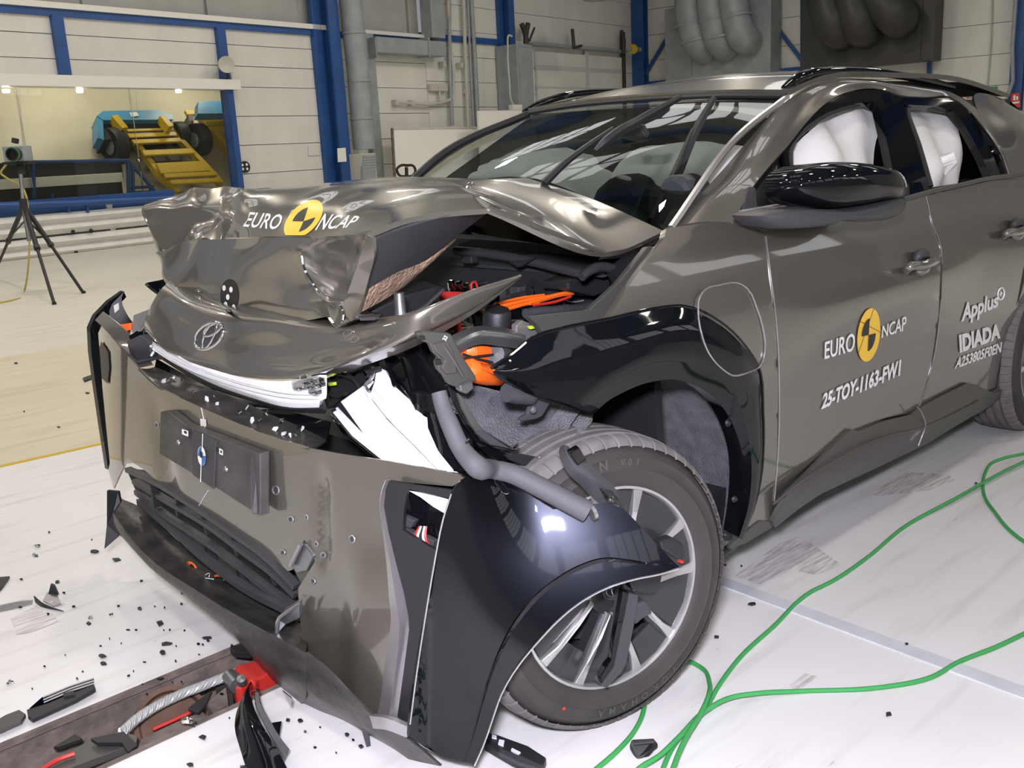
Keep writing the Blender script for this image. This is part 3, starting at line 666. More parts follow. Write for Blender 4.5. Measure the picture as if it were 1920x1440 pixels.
# folded-down nose of the bonnet with its dented near corner
def crush2(v):
    x, y, z = v; g = smooth((y - .25) / .2)
    s = 6 * y + 4 * z; d = .014 * (abs((s % 1) - .5) * 2 - .5) * g; v[0] += d
    v[0] += .004 * math.sin(14 * y + 20 * z) * smooth((y + .3) / .3)
    return v
T0 = PP("303,471,.72 342,454,.6 420,449,.3 502,445,0 560,445,-.2 588,446,-.27 636,444,-.45 687,440,-.66 699,446,-.685")
T1 = PP("287,474,.73 326,482,.62 412,480,.3 495,478,0 548,474,-.18 565,472,-.24") + [P(617, 482, x=-.47)] + PP("677,474,-.665 702,474,-.70")
T2 = PP("296,490,.72 318,512,.61 405,515,.3 490,514,0 548,503,-.19 568,498,-.25") + [P(620, 518, x=-.46)] + PP("665,512,-.65 694,512,-.69")
T3 = PP("305,508,.70 316,536,.60 395,548,.32 485,556,0 555,540,-.22 586,530,-.29") + [P(627, 545, x=-.47)] + PP("652,548,-.63 684,548,-.68")
T4 = PP("312,516,.69 326,550,.58 388,567,.34 480,588,.02 560,590,-.25 613,565,-.42 632,572,-.47 644,573,-.61 674,576,-.67")
T5 = PP("318,524,.68 338,560,.55 395,574,.32 485,593,0 570,601,-.28 612,594,-.44 632,612,-.53 646,606,-.60 664,600,-.66")
_b = lambda row, d: [p + (p - CAMC) / np.linalg.norm(p - CAMC) * d for p in row]
T1, T2, T3, T4, T5 = _b(T1, .02), _b(T2, .05), _b(T3, .08), _b(T4, .10), _b(T5, .11)
T6 = [np.array(p) + (.07, .02, -.005) for p in T5]
NOSE = part(patch('folded_bonnet_front', [T0, T1, T2, T3, T4, T5, T6], 'paint', HOOD, 6, 6, su=(5, 7), sv=(5,), thick=.008, angle=25, disp=crush2), 'front edge of the bonnet folded down with a white-lit dent')
tube('torn_edge', PP("566,480,-.245 569,500,-.25 586,531,-.29 613,566,-.42 640,576,-.57 645,590,-.60 632,612,-.53 618,598,-.46"), .004, 'chrome', HOOD, 4, 6)
# far corner flap of the bonnet hanging down
patch('bonnet_side_flap', [PP("266,390,.785 272,411,.77 284,432,.76 303,471,.73"), PP("270,400,.79 285,440,.775 294,470,.77 312,514,.70")], 'paint', HOOD, 6, 5, thick=.006)
# under-bonnet ribs and fibre pad on the open near side
patch('bonnet_inner_panel', [PP("699,452,-.67 730,438,-.67 770,424,-.68 840,405,-.70 915,394,-.70"), PP("692,540,-.60 742,512,-.58 800,486,-.56 860,440,-.6 916,398,-.66")], 'dark', HOOD, 5, 4, thick=.006)
PAD = part(patch('bonnet_insulation', [PP("700,528,-.60 750,509,-.575 805,484,-.55 862,438,-.58"), PP("690,555,-.58 745,530,-.55 795,502,-.54 850,455,-.55"), PP("676,586,-.56 730,556,-.52 780,520,-.50 838,466,-.52")], 'fibre', HOOD, 6, 5, thick=.012), 'brown fibre pad under the bonnet')
for u, v in ((773, 495), (785, 487)): lathe('pad_hole', [(0, .001), (.007, .001)], P(u, v, y=-.56), (-.4, -.7, .4), 'black', HOOD, 10)
# bonnet stickers
def surf_of(obj, off):
    """shoot the camera ray at a finished part, so a sticker lies on its skin"""
    bpy.context.view_layer.update(); loc = WL[obj.name]
    def f(u, v):
        r = R(u, v); ok, p, n, _ = obj.ray_cast(Vector(CAMC) - loc, Vector(r))
        if ok: return np.array(p + loc - Vector(r) * off)
        return hit(u, v, lambda x, y, z: z - 1.2)
    return f
SH = surf_of(HOOD, .004)
lettering('lettering', 'EURO', "455,425 522,431 532,402 466,397", SH, 'decal', HOOD, .15, .015)
lettering('lettering', 'NCAP', "590,432 660,426 676,405 606,400", SH, 'decal', HOOD, .15, .015)
def hell(f, a0=0, a1=2 * math.pi, n=40): return [(569 + f * (34 * math.cos(t) + 14 * math.sin(t)) , 411 + f * (-36 * math.sin(t) + 6 * math.cos(t) * -1)) for t in np.linspace(a0, a1, n, endpoint=(a1 - a0 < 6))]
clip = [(u, min(v, 441)) for u, v in hell(1)]
sheet('crash_marker', clip, SH, 'yellow', HOOD, 6)
SH2 = surf_of(HOOD, .006)
sheet('crash_marker', [(569, 415)] + hell(.62, hp, 2 * hp, 10), SH2, 'decalblack', HOOD, 5); sheet('crash_marker', [(569, 415)] + [(u, min(v, 440)) for u, v in hell(.66, 3 * hp, 4 * hp, 10)], SH2, 'decalblack', HOOD, 5)
SN2 = surf_of(NOSE, .004); SN3 = surf_of(NOSE, .006)
sheet('target_marker', [(430 + 17 * math.cos(t), 554 + 31 * math.sin(t)) for t in np.linspace(0, 6.28, 30, endpoint=False)], SN2, 'decalblack', HOOD, 6)
for u, v in ((420, 540), (433, 543), (427, 557), (423, 571), (438, 576)): sheet('target_dot', [(u + 3.3 * math.cos(t), v + 5.5 * math.sin(t)) for t in np.linspace(0, 6.28, 12, endpoint=False)], SN3, 'decal', HOOD, 3)
# bracket-like loop on the bonnet
for s in ("876,352,-.38 878,345,-.38 883,343,-.38 888,347,-.38", "884,354,-.38 882,347,-.38 878,344,-.38"): tube('loop', PP(s), .0025, 'clear', HOOD, 3, 6)
# ------------------------------------------------------------------ nose panel with the badge
_n = PP("316,520,.64 345,552,.47 430,576,.2 510,588,-.05 600,600,-.3 680,600,-.52 770,586,-.66 873,547,-.72 976,514,-.74"); N0 = [p + (.10 * min(1, (8 - i) / 3.0), 0, 0) for i, p in enumerate(_n)]
N1 = PP("311,533,.64 342,563,.47 430,588,.2 510,600,-.05 600,613,-.3 680,612,-.52 770,590,-.665 873,549,-.725 977,515,-.74")
N2 = PP("279,582,.655 320,612,.53 400,645,.25 490,660,0 580,663,-.27 675,645,-.51 768,613,-.665 872,568,-.722 978,517,-.742")
N3 = PP("271,606,.65 298,640,.565 390,685,.29 476,703,.01 562,702,-.26 655,676,-.51 762,637,-.655 871,586,-.715 978,519,-.74")
N4 = PP("273,620,.63 302,650,.55 390,691,.29 476,709,.01 562,708,-.26 655,681,-.50 762,641,-.645 871,589,-.705 978,520,-.735")
N5 = [np.array(p) + (.06 * min(1, (8 - i) / 3.0), .0, -.012 * min(1, (8 - i) / 2.0)) for i, p in enumerate(N4)]
GR = part(patch('grille_nose_panel', [N0, N1, N2, N3, N4, N5], 'paint', CAR, 6, 5, sv=(4,), thick=.006, angle=40), 'olive grey nose panel bent upwards at its near end')
bc = P(392, 629, x=-.575) 
SG = surf_of(GR, .004); SG2 = surf_of(GR, .007)
def bell(cx, cy, a, b, rot, n=36): return [(cx + a * math.cos(t) * math.cos(rot) - b * math.sin(t) * math.sin(rot), cy + a * math.cos(t) * math.sin(rot) + b * math.sin(t) * math.cos(rot)) for t in np.linspace(0, 2 * math.pi, n)]
BDG = part(sheet('badge', bell(392, 630, 31, 21, -.72)[:-1], surf_of(GR, .002), 'dark', GR, 6), 'round chrome emblem')
for (cx, cy, a, b, rot, w_) in ((392, 630, 30.5, 20.5, -.72, .0055), (393, 629, 27, 8.5, -1.15, .0045), (399, 618, 19, 8.5, -.55, .0045)):
    tube('emblem_ring', [SG2(u, v) for u, v in bell(cx, cy, a, b, rot)], w_, 'chrome', GR, 1, 8, cap=False)
for u, v in ((652, 624), (665, 636)): tube('scuff_ring', [SG(a, b) for a, b in bell(u, v, 9, 5, -.4, 16)], .0012, 'silver', GR, 1, 4, cap=False)
# ------------------------------------------------------------------ bumper
def FRb(u, v):
    p = FR(u, v)
    return np.array((p[0] + .014 * math.exp(-((p[1] - .52 - .3 * (p[2] - .6)) / .06) ** 2) * smooth((.75 - p[2]) / .2) + .018 * math.exp(-((p[1] + .40 - .04 * (p[2] - .6)) / .022) ** 2) * smooth((.68 - p[2]) / .1) * smooth((p[2] - .36) / .1) - .02 * smooth((-.46 - p[1]) / .12) * smooth((.55 - p[2]) / .2), p[1], p[2]))
BUMP = "180,603 200,622 225,650 260,690 300,727 340,747 383,767 430,787 483,809 530,825 580,840 640,851 731,865 800,878 858,888 870,897 848,912 800,908 760,904 729,899 722,918 718,950 727,995 743,1057 757,1110 767,1157 765,1190 757,1245 750,1310 744,1346 700,1350 660,1322 620,1295 573,1258 566,1200 560,1134 559,1103 575,1078 590,1053 585,1030 570,1012 549,1068 540,1071 480,1021 413,974 347,938 297,904 268,879 250,868 234,870 222,895 213,916 204,884 200,830 193,727 186,660"
BM = part(sheet('bumper', BUMP, FRb, 'paint', CAR, 10, thick=.006), 'olive grey front bumper skin, creased and torn')
SB = surf_of(BM, .003); SB2 = surf_of(BM, .005)
# shelf behind the top edge, strewn with lens pieces
E1 = [FRb(u, v) for u, v in px("260,690 300,727 340,747 383,767 430,787 483,809 530,825 580,840")]
E2 = PP("290,688,-.52 320,700,-.53 360,718,-.53 405,733,-.53 450,750,-.53 500,774,-.53 545,792,-.53 612,824,-.53", ax='x')
SHELF = part(patch('bumper_shelf', [E1, [(np.array(a) + np.array(b)) / 2 + (0, 0, -.004) for a, b in zip(E1, E2)], E2], 'scuff', CAR, 5, 3, thick=.006))
E3 = PP("293,672,-.50 325,690,-.50 370,714,-.50 415,730,-.50 465,748,-.50 520,765,-.50 570,778,-.50 618,790,-.50", ax='x')
part(patch('lower_grille_bar', [E2, E3], 'gloss', CAR, 5, 3, thick=.006))
# far corner: ledge, edge trim, recess, orange reflector
part(patch('bumper_corner_ledge', [PP("178,600,.93 200,620,.9 225,648,.85 260,690,.78"), PP("192,585,.90 225,610,.86 255,640,.82 287,684,.74")], 'paint', CAR, 5, 3, thick=.006))
part(sheet('corner_trim', "232,546 205,565 179,592 169,615 171,660 179,720 189,790 203,881 206,868 199,800 192,725 187,660 184,625 192,607 216,579 237,557", lambda u, v: P(u, v, y=.965), 'gloss', CAR, 8, thick=.03))
part(patch('torn_corner_panel', [PP("232,547,.94 228,560,.94 236,585,.93 249,605,.92"), PP("210,570,.95 205,585,.95 215,610,.93 240,640,.88")], 'matt', CAR, 5, 3, thick=.006))
prism('sticker', PP("213,573,.935 222,568,.935 223,580,.935 215,587,.935"), (.004, .004, 0), 'paper', CAR)
part(prism('side_reflector', PP("210,612,.90 246,607,.86 247,619,.86 214,624,.90"), (.02, .02, 0), 'orange', CAR, .003), 'orange side reflector')
part(sheet('corner_recess', "190,640 203,660 205,690 202,720 186,705 183,660", lambda u, v: FR(u, v, .004), 'matt', CAR, 8))
part(patch('far_fender_stub', [PP("275,530,.86 305,524,.86 313,520,.80"), PP("303,555,.84 305,552,.84 306,548,.80")], 'gloss', CAR, 4, 3, thick=.02))
# sensors, screws and marks on the bumper skin
for u, v, a, b in ((517, 919, 6, 8), (545, 974, 5, 6), (530, 1036, 4.5, 5), (660, 1011, 5, 7), (593, 1020, 3, 4), (606, 1041, 4, 5), (587, 1090, 4, 5), (294, 797, 3, 5), (575, 970, 2.5, 5)):
    tube('sensor_rim', [SB(*q) for q in bell(u, v, b, a, 1.4, 14)], .0022, 'silver', BM, 1, 6, cap=False)
    sheet('sensor_cap', bell(u, v, b * .75, a * .75, 1.4, 12)[:-1], SB2, 'dark', BM, 4)
tube('centre_line', [SB(u, v) for u, v in px("377,765 381,782 384,808 381,832")], .001, 'decal', BM, 2, 4)
tube('centre_line', [SB(u, v) for u, v in px("390,920 381,935 371,951")], .001, 'decal', BM, 2, 4)
sheet('centre_marker', "375,785 386,786 387,799 376,799", SB2, 'paper', BM, 6)
# number-plate holder
pl = [P(300, 772, x=-.655), P(487, 850, x=-.66), P(487, 968, x=-.685), P(298, 851, x=-.68)]
pv = np.array((.03, 0, 0)); PH = part(prism('plate_holder', [pl[0], P(316, 773, x=-.655), P(346, 797, x=-.657), P(480, 850, x=-.66), pl[1], pl[2], P(405, 915, x=-.684), pl[3]], pv, 'plate', CAR, .004), 'empty black number-plate holder')
prism('holder_side', [P(468, 858, x=-.668), P(488, 852, x=-.65), P(487, 966, x=-.68), P(470, 964, x=-.70)], (.02, .0, 0), 'dark', PH, .004)
def PLN(u, v, o=.003):
    n = np.cross(pl[1] - pl[0], pl[3] - pl[0]); n /= np.linalg.norm(n); n = n if n @ (CAMC - pl[0]) > 0 else -n
    return ray_plane(u, v, pl[0] + n * o, n)
prism('holder_centre', [PLN(u, v, .004) for u, v in px("360,806 404,826 400,917 361,890")], (.006, 0, 0), 'dark', PH, .001)
for u, v in ((335, 830), (424, 880)): lathe('screw', [(0, .004), (.006, .005), (.009, .001)], PLN(u, v, .004), (-1, -.1, .1), 'steel', PH, 14)
for s in ("341,804 353,808 353,819 341,814", "411,840 418,844 418,854 411,851"): sheet('marker_square', s, lambda u, v: PLN(u, v, .006), 'decal', PH, 5)
for s in ("345,807 350,809 350,814 345,812", "413,844 416,845 416,850 413,849", "353,808 357,810 356,822 353,820", "404,837 410,840 410,847 404,844"): sheet('marker_square', s, lambda u, v: PLN(u, v, .007), 'decalblack', PH, 3)
tube('centre_line', [PLN(u, v, .008) for u, v in px("380,813 379,840 377,870 376,904")], .001, 'decal', PH, 1, 4)
sheet('target_marker', bell(378, 855, 18, 7.5, 1.5)[:-1], lambda u, v: PLN(u, v, .008), 'decal', PH, 5)
for a0, a1 in ((0, hp), (2 * hp, 3 * hp)): sheet('target_marker', [(378, 855)] + [(378 + 7.5 * math.cos(t), 855 - 18 * math.sin(t)) for t in np.linspace(a0 + hp, a1 + hp, 8)], lambda u, v: PLN(u, v, .009), 'blue', PH, 4)
sheet('target_marker', bell(377, 852, 7, 3, 1.5, 14)[:-1], lambda u, v: PLN(u, v, .011), 'decalblack', PH, 3)
# silver accent beside the lamp recess
A1 = px("729,899 722,918 718,950 727,995 743,1057 757,1110 767,1157 766,1190 758,1250 752,1300 746,1345")
A0 = px("726,901 719,918 714,950 720,995 732,1057 742,1110 748,1157 744,1190 735,1250 729,1300 722,1335")
part(patch('silver_accent', [[FRb(u, v) + (-.004, 0, 0) for u, v in A0], [FRb(u, v) + (-.012, -.004, 0) for u, v in A1], [FRb(u, v) + (.03, -.012, 0) for u, v in A1]], 'silver', CAR, 5, 3, sv=(1,), thick=.004))
# dark panel with the lower lamp recess
def DP(u, v): return hit(u, v, lambda x, y, z: x - (-.575 - .12 * (.7 - z) - .35 * (y + .80)), .8, 4)
REC = "764,917 850,936 834,972 822,1034 800,1022 755,994 757,960"
part(sheet('lamp_bezel', "729,902 790,912 852,920 862,925 846,960 833,972 816,1047 797,1160 779,1272 768,1358 745,1344 758,1250 767,1180 766,1157 757,1110 743,1057 728,995 720,950 723,918", DP, 'matt', CAR, 10, holes=(REC,), thick=.01))
def DPi(u, v): return hit(u, v, lambda x, y, z: x - (-.515 - .12 * (.7 - z) - .35 * (y + .80)), .8, 4)
LR = part(sheet('lamp_recess', "752,905 862,925 836,1050 748,1005", DPi, 'gloss', CAR, 14))
sheet('recess_strip', "766,920 800,924 848,938 838,965 812,950 788,932", lambda u, v: (DP(u, v) * .6 + DPi(u, v) * .4), 'white', LR, 9)
for k in range(5): tube('wire', [DPi(800 + 3 * k, 982) - (.02, 0, 0), DPi(797 + 5 * k, 1000) - (.03, 0, 0), DPi(806 + 4 * k, 1024) - (.02, 0, 0)], .003, ('red', 'decal', 'matt', 'decal', 'red')[k], LR, 4, 5)
for s in ("762,960 790,972 782,986 760,980", "768,985 798,1000 795,1016 764,996", "806,1000 826,1010 820,1032 802,1022"): prism('lamp_fitting', [DPi(u, v) - (.02, 0, 0) for u, v in px(s)], (.015, 0, 0), 'dark', LR, .002)
# gloss black corner torn off the arch
def YC(x, z):
    s = max(0, x + .63 + .11 * (.68 - z))
    return .84 + .78 * (1 - math.exp(-s / .48)) - .69 * max(0, z - .2) ** 2 * smooth(s / .2)
def FC(u, v): return hit(u, v, lambda x, y, z: y + YC(x, z), 1.0, 4.0, 120)
CORN = "846,925 856,908 868,899 888,892 925,888 980,920 1037,955 1110,945 1140,942 1169,954 1187,972 1232,1021 1262,1052 1274,1063 1240,1074 1195,1083 1150,1096 1112,1113 1075,1137 1045,1163 1019,1190 995,1217 974,1243 955,1272 940,1300 925,1342 910,1386 890,1433 858,1427 827,1418 795,1400 767,1380 768,1358 779,1272 797,1160 816,1047 831,972"
CN = part(sheet('bumper_corner', CORN, FC, 'flake', CAR, 11, thick=.008), 'gloss black bumper corner sprung off in front of the wheel')
SC2 = surf_of(CN, .006)
lipc = px("1262,1061 1225,1060 1180,1052 1130,1048 1085,1062 1045,1085 1012,1110 985,1140 960,1175 935,1225 915,1280 900,1330 885,1385 872,1429"); lipe = px("1272,1064 1240,1074 1195,1083 1150,1096 1112,1113 1075,1137 1045,1163 1019,1190 995,1217 974,1243 940,1300 925,1342 910,1386 890,1433")
part(patch('arch_lip', [[SC2(u, v) for u, v in lipc], [(FC(u, v) + np.array((.012, .03, 0))) for u, v in lipe]], 'flake', CN, 4, 4, thick=.004))
tube('corner_edge', [SC2(u, v) for u, v in px("846,926 831,973 816,1048 797,1161 780,1273 769,1358")], .002, 'silver', CN, 3, 5)
tube('corner_edge', [FC(u, v) - (.004, .004, 0) for u, v in lipe], .0022, 'silver', CN, 3, 5)
tube('torn_film', [SC2(u, v) for u, v in px("930,896 945,910 955,922 948,926 930,908 925,898")], .0018, 'clear', CN, 3, 5)
# ------------------------------------------------------------------ mouth: slats, backing, added dark sheet, undertray lip
part(prism('radiator_backing', [(-.42, .78, .24), (-.42, -.46, .24), (-.38, -.46, .62), (-.38, .78, .62)], (.03, 0, 0), 'black', CAR))
part(prism('mouth_dark_sheet', [P(u, v, x=-.575) for u, v in px('238,882 268,884 300,908 350,943 415,979 480,1025 540,1073 556,1104 556,1150 530,1140 470,1106 393,1052 330,996 262,938')], (.02, 0, 0), 'black', CAR))  # added black sheet, stands in for the darkness inside the mouth
SL = ("240,880,-.62 300,908,-.645 367,950,-.655 440,1000,-.66 513,1055,-.66 556,1100,-.65", "253,902,-.61 320,942,-.64 393,985,-.65 460,1035,-.65 520,1080,-.65 556,1116,-.64", "257,922,-.60 320,972,-.64 380,1010,-.65 450,1062,-.65 505,1105,-.65 548,1135,-.64", "262,940,-.62 330,997,-.655 393,1053,-.67 470,1108,-.67 533,1140,-.66 556,1152,-.65")
for k, s in enumerate(SL): part(tube('grille_slat', PP(s, ax='x'), .01, 'dark', CAR, 5, 4, flat=(.022, .015 if k < 3 else .020)))
for s in ("337,932 340,965", "387,965 395,1000", "443,1005 452,1040", "513,1060 522,1095", "330,975 340,1003", "393,1020 400,1052", "452,1062 460,1092", "290,910 296,950"):
    a, b = px(s); part(tube('grille_post', [P(*a, x=-.635), P(*b, x=-.635)], .01, 'matt', CAR, 1, 4, flat=(.012, .03)))
G0 = PP("228,935,-.60 262,950,-.60 330,1010,-.61 393,1062,-.62 470,1118,-.62 533,1150,-.61 580,1180,-.60", ax='x')
G1 = PP("211,960,-.70 240,1003,-.725 280,1046,-.74 367,1106,-.755 453,1159,-.76 513,1191,-.76 573,1224,-.755", ax='x')
G2 = PP("214,982,-.705 236,1012,-.73 278,1060,-.745 363,1122,-.76 448,1180,-.765 508,1232,-.76 575,1290,-.745", ax='x')
G3 = PP("222,1002,-.68 250,1025,-.70 300,1075,-.72 366,1122,-.72 428,1180,-.72 490,1252,-.70 560,1326,-.68", ax='x')
gm = [np.array(a) * .5 + np.array(b) * .5 + (0, 0, -.006) for a, b in zip(G0, G1)]
part(patch('undertray_lip', [G0, gm, G1, G2, G3], 'scuff', CAR, 5, 4, sv=(2,), thick=.006, angle=50), 'scuffed dark plastic lip under the grille')
L0 = PP("573,1224,-.755 620,1262,-.75 660,1305,-.735 712,1352,-.725 770,1390,-.70 830,1440,-.62 880,1480,-.55", ax='x'); L1 = PP("575,1290,-.745 612,1320,-.74 650,1345,-.725 690,1372,-.715 740,1400,-.69 790,1450,-.62 850,1500,-.54", ax='x'); L2 = PP("560,1326,-.68 590,1338,-.66 640,1352,-.65 690,1380,-.64 740,1412,-.62 780,1470,-.58 830,1520,-.5", ax='x')
part(patch('corner_lip', [L0, L1, L2], 'scuff', CAR, 5, 4, sv=(1,), thick=.006, angle=50))
CLIP = [FRb(u, v) + (-.012, 0, 0) for u, v in px("567,1260 600,1278 640,1305 668,1326 703,1350")]
part(tube('lower_seam', CLIP, .008, 'dark', CAR, 4, 4, flat=(.012, .02))); part(tube('lower_seam', [P(700, 1352, x=-.735), P(730, 1356, x=-.735), P(766, 1370, x=-.72)], .01, 'silver', CAR, 4, 4, flat=(.012, .03)))
for u, v in ((575, 1262), (642, 1308)): part(box('clip', FRb(u, v) + (-.018, 0, 0), (.02, .025, .02), 'silver', CAR, None, .004))
# metal crash-beam ends poking out of the grille
part(prism('crash_bracket', PP("541,1056,-.665 562,1018,-.655 572,1020,-.655 588,1042,-.655 574,1072,-.66 556,1076,-.665", ax='x'), (.03, 0, 0), 'steel', CAR, .004)); 
tube('bracket_rim', PP("545,1060,-.672 564,1020,-.662", ax='x'), .007, 'silver', CAR, 1, 8)
part(prism('crash_bracket', PP("522,1162,-.72 530,1150,-.71 560,1130,-.69 562,1160,-.69 535,1172,-.71 520,1190,-.73", ax='x'), (.015, .005, .01), 'steel', CAR, .003))
tube('bracket_rim', PP("519,1188,-.735 524,1158,-.73 534,1150,-.72 560,1132,-.70", ax='x'), .005, 'silver', CAR, 3, 6)
part(prism('torn_corner_flap', PP("200,920,.86 222,922,.86 226,942,.85 213,962,.85 225,1004,.84 195,1030,.86 200,985,.87"), (.01, .01, 0), 'matt', CAR, .002))
part(prism('hanging_strip', PP("676,1358,-.62 690,1368,-.62 698,1412,-.60 690,1410,-.60"), (.004, .01, 0), 'dark', CAR, .001)); 
part(prism('hanging_strip', PP("530,1296,-.40 548,1310,-.40 546,1326,-.40"), (.004, .01, 0), 'silver', CAR, .001))
# loose bits lying in the mouth
tube('orange_loop', PP("336,1068,-.66 346,1058,-.66 358,1055,-.66 366,1062,-.66 371,1072,-.66", ax='x'), .003, 'orange', CAR, 4, 6); tube('orange_loop', PP("341,1072,-.665 350,1060,-.665 360,1056,-.665", ax='x'), .003, 'orange', CAR, 4, 6); tube('orange_loop', PP("404,1080,-.665 410,1079,-.665 413,1080,-.665", ax='x'), .004, 'orange', CAR, 2, 6)
for s in ("385,1078,-.67 393,1075,-.67 392,1082,-.67", "366,1081,-.675 400,1086,-.675", "420,1088,-.66 418,1076,-.66 430,1070,-.66"): tube('wire', PP(s, ax='x'), .0014, 'decal', CAR, 2, 5)
# ------------------------------------------------------------------ wheels
def wheel(hub, ax, phase, label):
    hub = np.array(hub); ax = np.array(ax) / np.linalg.norm(ax); U = np.cross(ax, (0, 0, 1.0)); U /= np.linalg.norm(U); Vv = np.cross(U, ax)
    def at(r, deg, off): t = math.radians(deg); return hub + ax * off + (U * math.cos(t) + Vv * math.sin(t)) * r
    ty = part(lathe('wheel', [(.235, -.20), (.262, -.212), (.31, -.220), (.345, -.21), (.352, -.19), (.352, -.03), (.343, -.010), (.325, .006), (.322, .0085), (.318, .007), (.297, .012), (.294, .0145), (.290, .012), (.268, .010), (.252, .002), (.243, -.008), (.238, -.02)], hub, ax, 'rubber', CAR, 96, 40), label)
    # tread: ribs, grooves and cut shoulder blocks
    prof = [(.345, -.208), (.360, -.200), (.366, -.186), (.366, -.168), (.355, -.166), (.355, -.158), (.3685, -.156), (.3685, -.130), (.357, -.128), (.357, -.118), (.369, -.116), (.369, -.090), (.357, -.088), (.357, -.078), (.3685, -.076), (.3685, -.052), (.356, -.050), (.356, -.044), (.366, -.042), (.364, -.026), (.357, -.012), (.345, -.002)]
    n = 480; vs = []; k = len(prof)
    for i in range(n):
        t = 2 * math.pi * i / n
        for j, (r, o) in enumerate(prof):
            if i % 8 == 0 and (j < 4 or j >= k - 4): r -= .004
            tt = t + (.0 if j < 8 or j > 14 else .012 * (j - 11))
            vs.append(hub + ax * o + (U * math.cos(tt) + Vv * math.sin(tt)) * r)
    fs = [(i * k + j, i * k + j + 1, ((i + 1) % n) * k + j + 1, ((i + 1) % n) * k + j) for i in range(n) for j in range(k - 1)]
    mesh('tread', vs, fs, 'tread', ty, True, 25)
    lathe('rim', [(.252, -.003), (.250, .003), (.244, .003), (.240, -.004), (.237, -.03), (.225, -.06), (.22, -.16)], hub, ax, 'alloy', ty, 72, 30)
    lathe('brake_disc', [(.06, -.10), (.165, -.10), (.165, -.112), (.06, -.112)], hub, ax, 'steel', ty, 40, 30)
    lathe('wheel_back', [(0, -.13), (.225, -.13)], hub, ax, 'black', ty, 40)
    for q in range(5):
        c0 = phase + 72 * q
        for s in (-1, 1):
            a, b = (c0 + s * 31), (c0 + s * 15.5)
            pts = [at(.060, c0 + s * 22, .0), at(.12, c0 + s * 15.0, .006), at(.19, c0 + s * 13.2, .006), at(.241, c0 + s * 11.8, .0), at(.243, c0 + s * 18.2, .0), at(.19, c0 + s * 17.8, .006), at(.12, c0 + s * 22.5, .006), at(.064, c0 + s * 36, .0)]
            prism('spoke', pts, -ax * .03, 'alloy', ty, .0025)
            prism('spoke_flank', [at(.062, c0 + s * 12, -.012), at(.12, c0 + s * 11.5, -.01), at(.20, c0 + s * 10.5, -.008), at(.24, c0 + s * 10, -.008), at(.241, c0 + s * 13, -.006), at(.19, c0 + s * 14, -.004), at(.12, c0 + s * 17, -.004), at(.06, c0 + s * 24, -.01)], -ax * .03, 'pocket', ty)
        prism('spoke_cover', [at(.165, c0 - 11.5, -.006), at(.20, c0 - 10.8, -.004), at(.239, c0 - 11.5, -.004), at(.241, c0, -.004), at(.239, c0 + 11.5, -.004), at(.20, c0 + 10.8, -.004), at(.165, c0 + 11.5, -.006), at(.163, c0, -.008)], -ax * .014, 'pocket', ty, .002)
        m = c0 + 36
        prism('aero_cover', [at(.066, m - 9, -.004), at(.12, m - 14, -.004), at(.19, m - 18, -.008), at(.239, m - 17.5, -.008), at(.241, m, -.008), at(.239, m + 17.5, -.008), at(.19, m + 18, -.008), at(.12, m + 14, -.004), at(.066, m + 9, -.004)], -ax * .012, 'pocket', ty, .002)
        lathe('lug_nut', [(0, .002), (.008, .002), (.010, -.004), (.010, -.02)], at(.052, c0, -.006), ax, 'black', ty, 10)
    lathe('hub', [(.0, -.002), (.045, -.002), (.066, -.006), (.072, -.03)], hub, ax, 'pocket', ty, 40)
    lathe('centre_cap', [(0, .006), (.028, .005), (.031, .0)], hub, ax, 'dark', ty, 32)
    for (r1, r2, dx, dy) in ((.024, .017, 0, 0), (.008, .016, 0, 0), (.016, .006, 0, .008)):
        tube('emblem_ring', [hub + ax * .0065 + U * (r1 * math.cos(t) + dx) + Vv * (r2 * math.sin(t) + dy) for t in np.linspace(0, 2 * math.pi, 24)], .0014, 'silver', ty, 1, 5, cap=False)
    return ty, at
yaw, camb = -.247, .027
FW, FAT = wheel((-.23, -1.0, .369), (math.sin(yaw) * math.cos(camb), -math.cos(yaw) * math.cos(camb), math.sin(camb)), 168, 'front wheel turned inwards with machined spokes')
RW, RAT = wheel((2.86, -.935, .368), (0, -1, 0), 150, 'rear wheel half out of view')
# tyre lettering and the red dot on the near sidewall
def onwheel(AT, body, r, a0, da, h, m, par):
    for i, ch in enumerate(body):
        if ch == ' ': continue
        vs, fs = textmesh(ch, 0, .02); w_ = 12.0 / (r * 57.3) * 0
        a = a0 + da * i; out = [AT(r + v[1] * h, a + math.degrees((v[0]) * h * .9 / r), .0142 if .28 < r < .32 else .012) for v in vs]
        f2 = []
        for f in fs:
            p, q, s = (np.array(out[j]) for j in f[:3]); f2.append(f if np.cross(q - p, s - p) @ (CAMC - p) > 0 else f[::-1])
        mesh('tyre_lettering', out, f2, m, par, False)
M['tyretext'] = mat('raised_tyre_lettering', (.075, .068, .066), .5)
for i, ch in enumerate('YOKOHAMA'):
    a = -122 + 6.2 * i; vs, fs = textmesh(ch, 0, .02)
    out = [FAT(.300 + v[1] * .026, a + math.degrees(v[0] * .026 / .31) - 2, .0135 - max(0, v[1] - .3) * .004) for v in vs]
    f2 = []
    for f in fs:
        p, q, s = (np.array(out[j]) for j in f[:3]); f2.append(f if np.cross(q - p, s - p) @ (CAMC - p) > 0 else f[::-1])
    mesh('tyre_lettering', out, f2, 'tyretext', FW, False)
onwheel(FAT, 'N', .300, 84, 8, .034, 'tyretext', FW); onwheel(FAT, 'V01', .303, 95, 4.2, .022, 'tyretext', FW)
lathe('red_dot', [(0, .001), (.004, .001), (.0045, 0)], FAT(.300, -57, .0142), (-.244, -.969, .027), 'red', FW, 12)
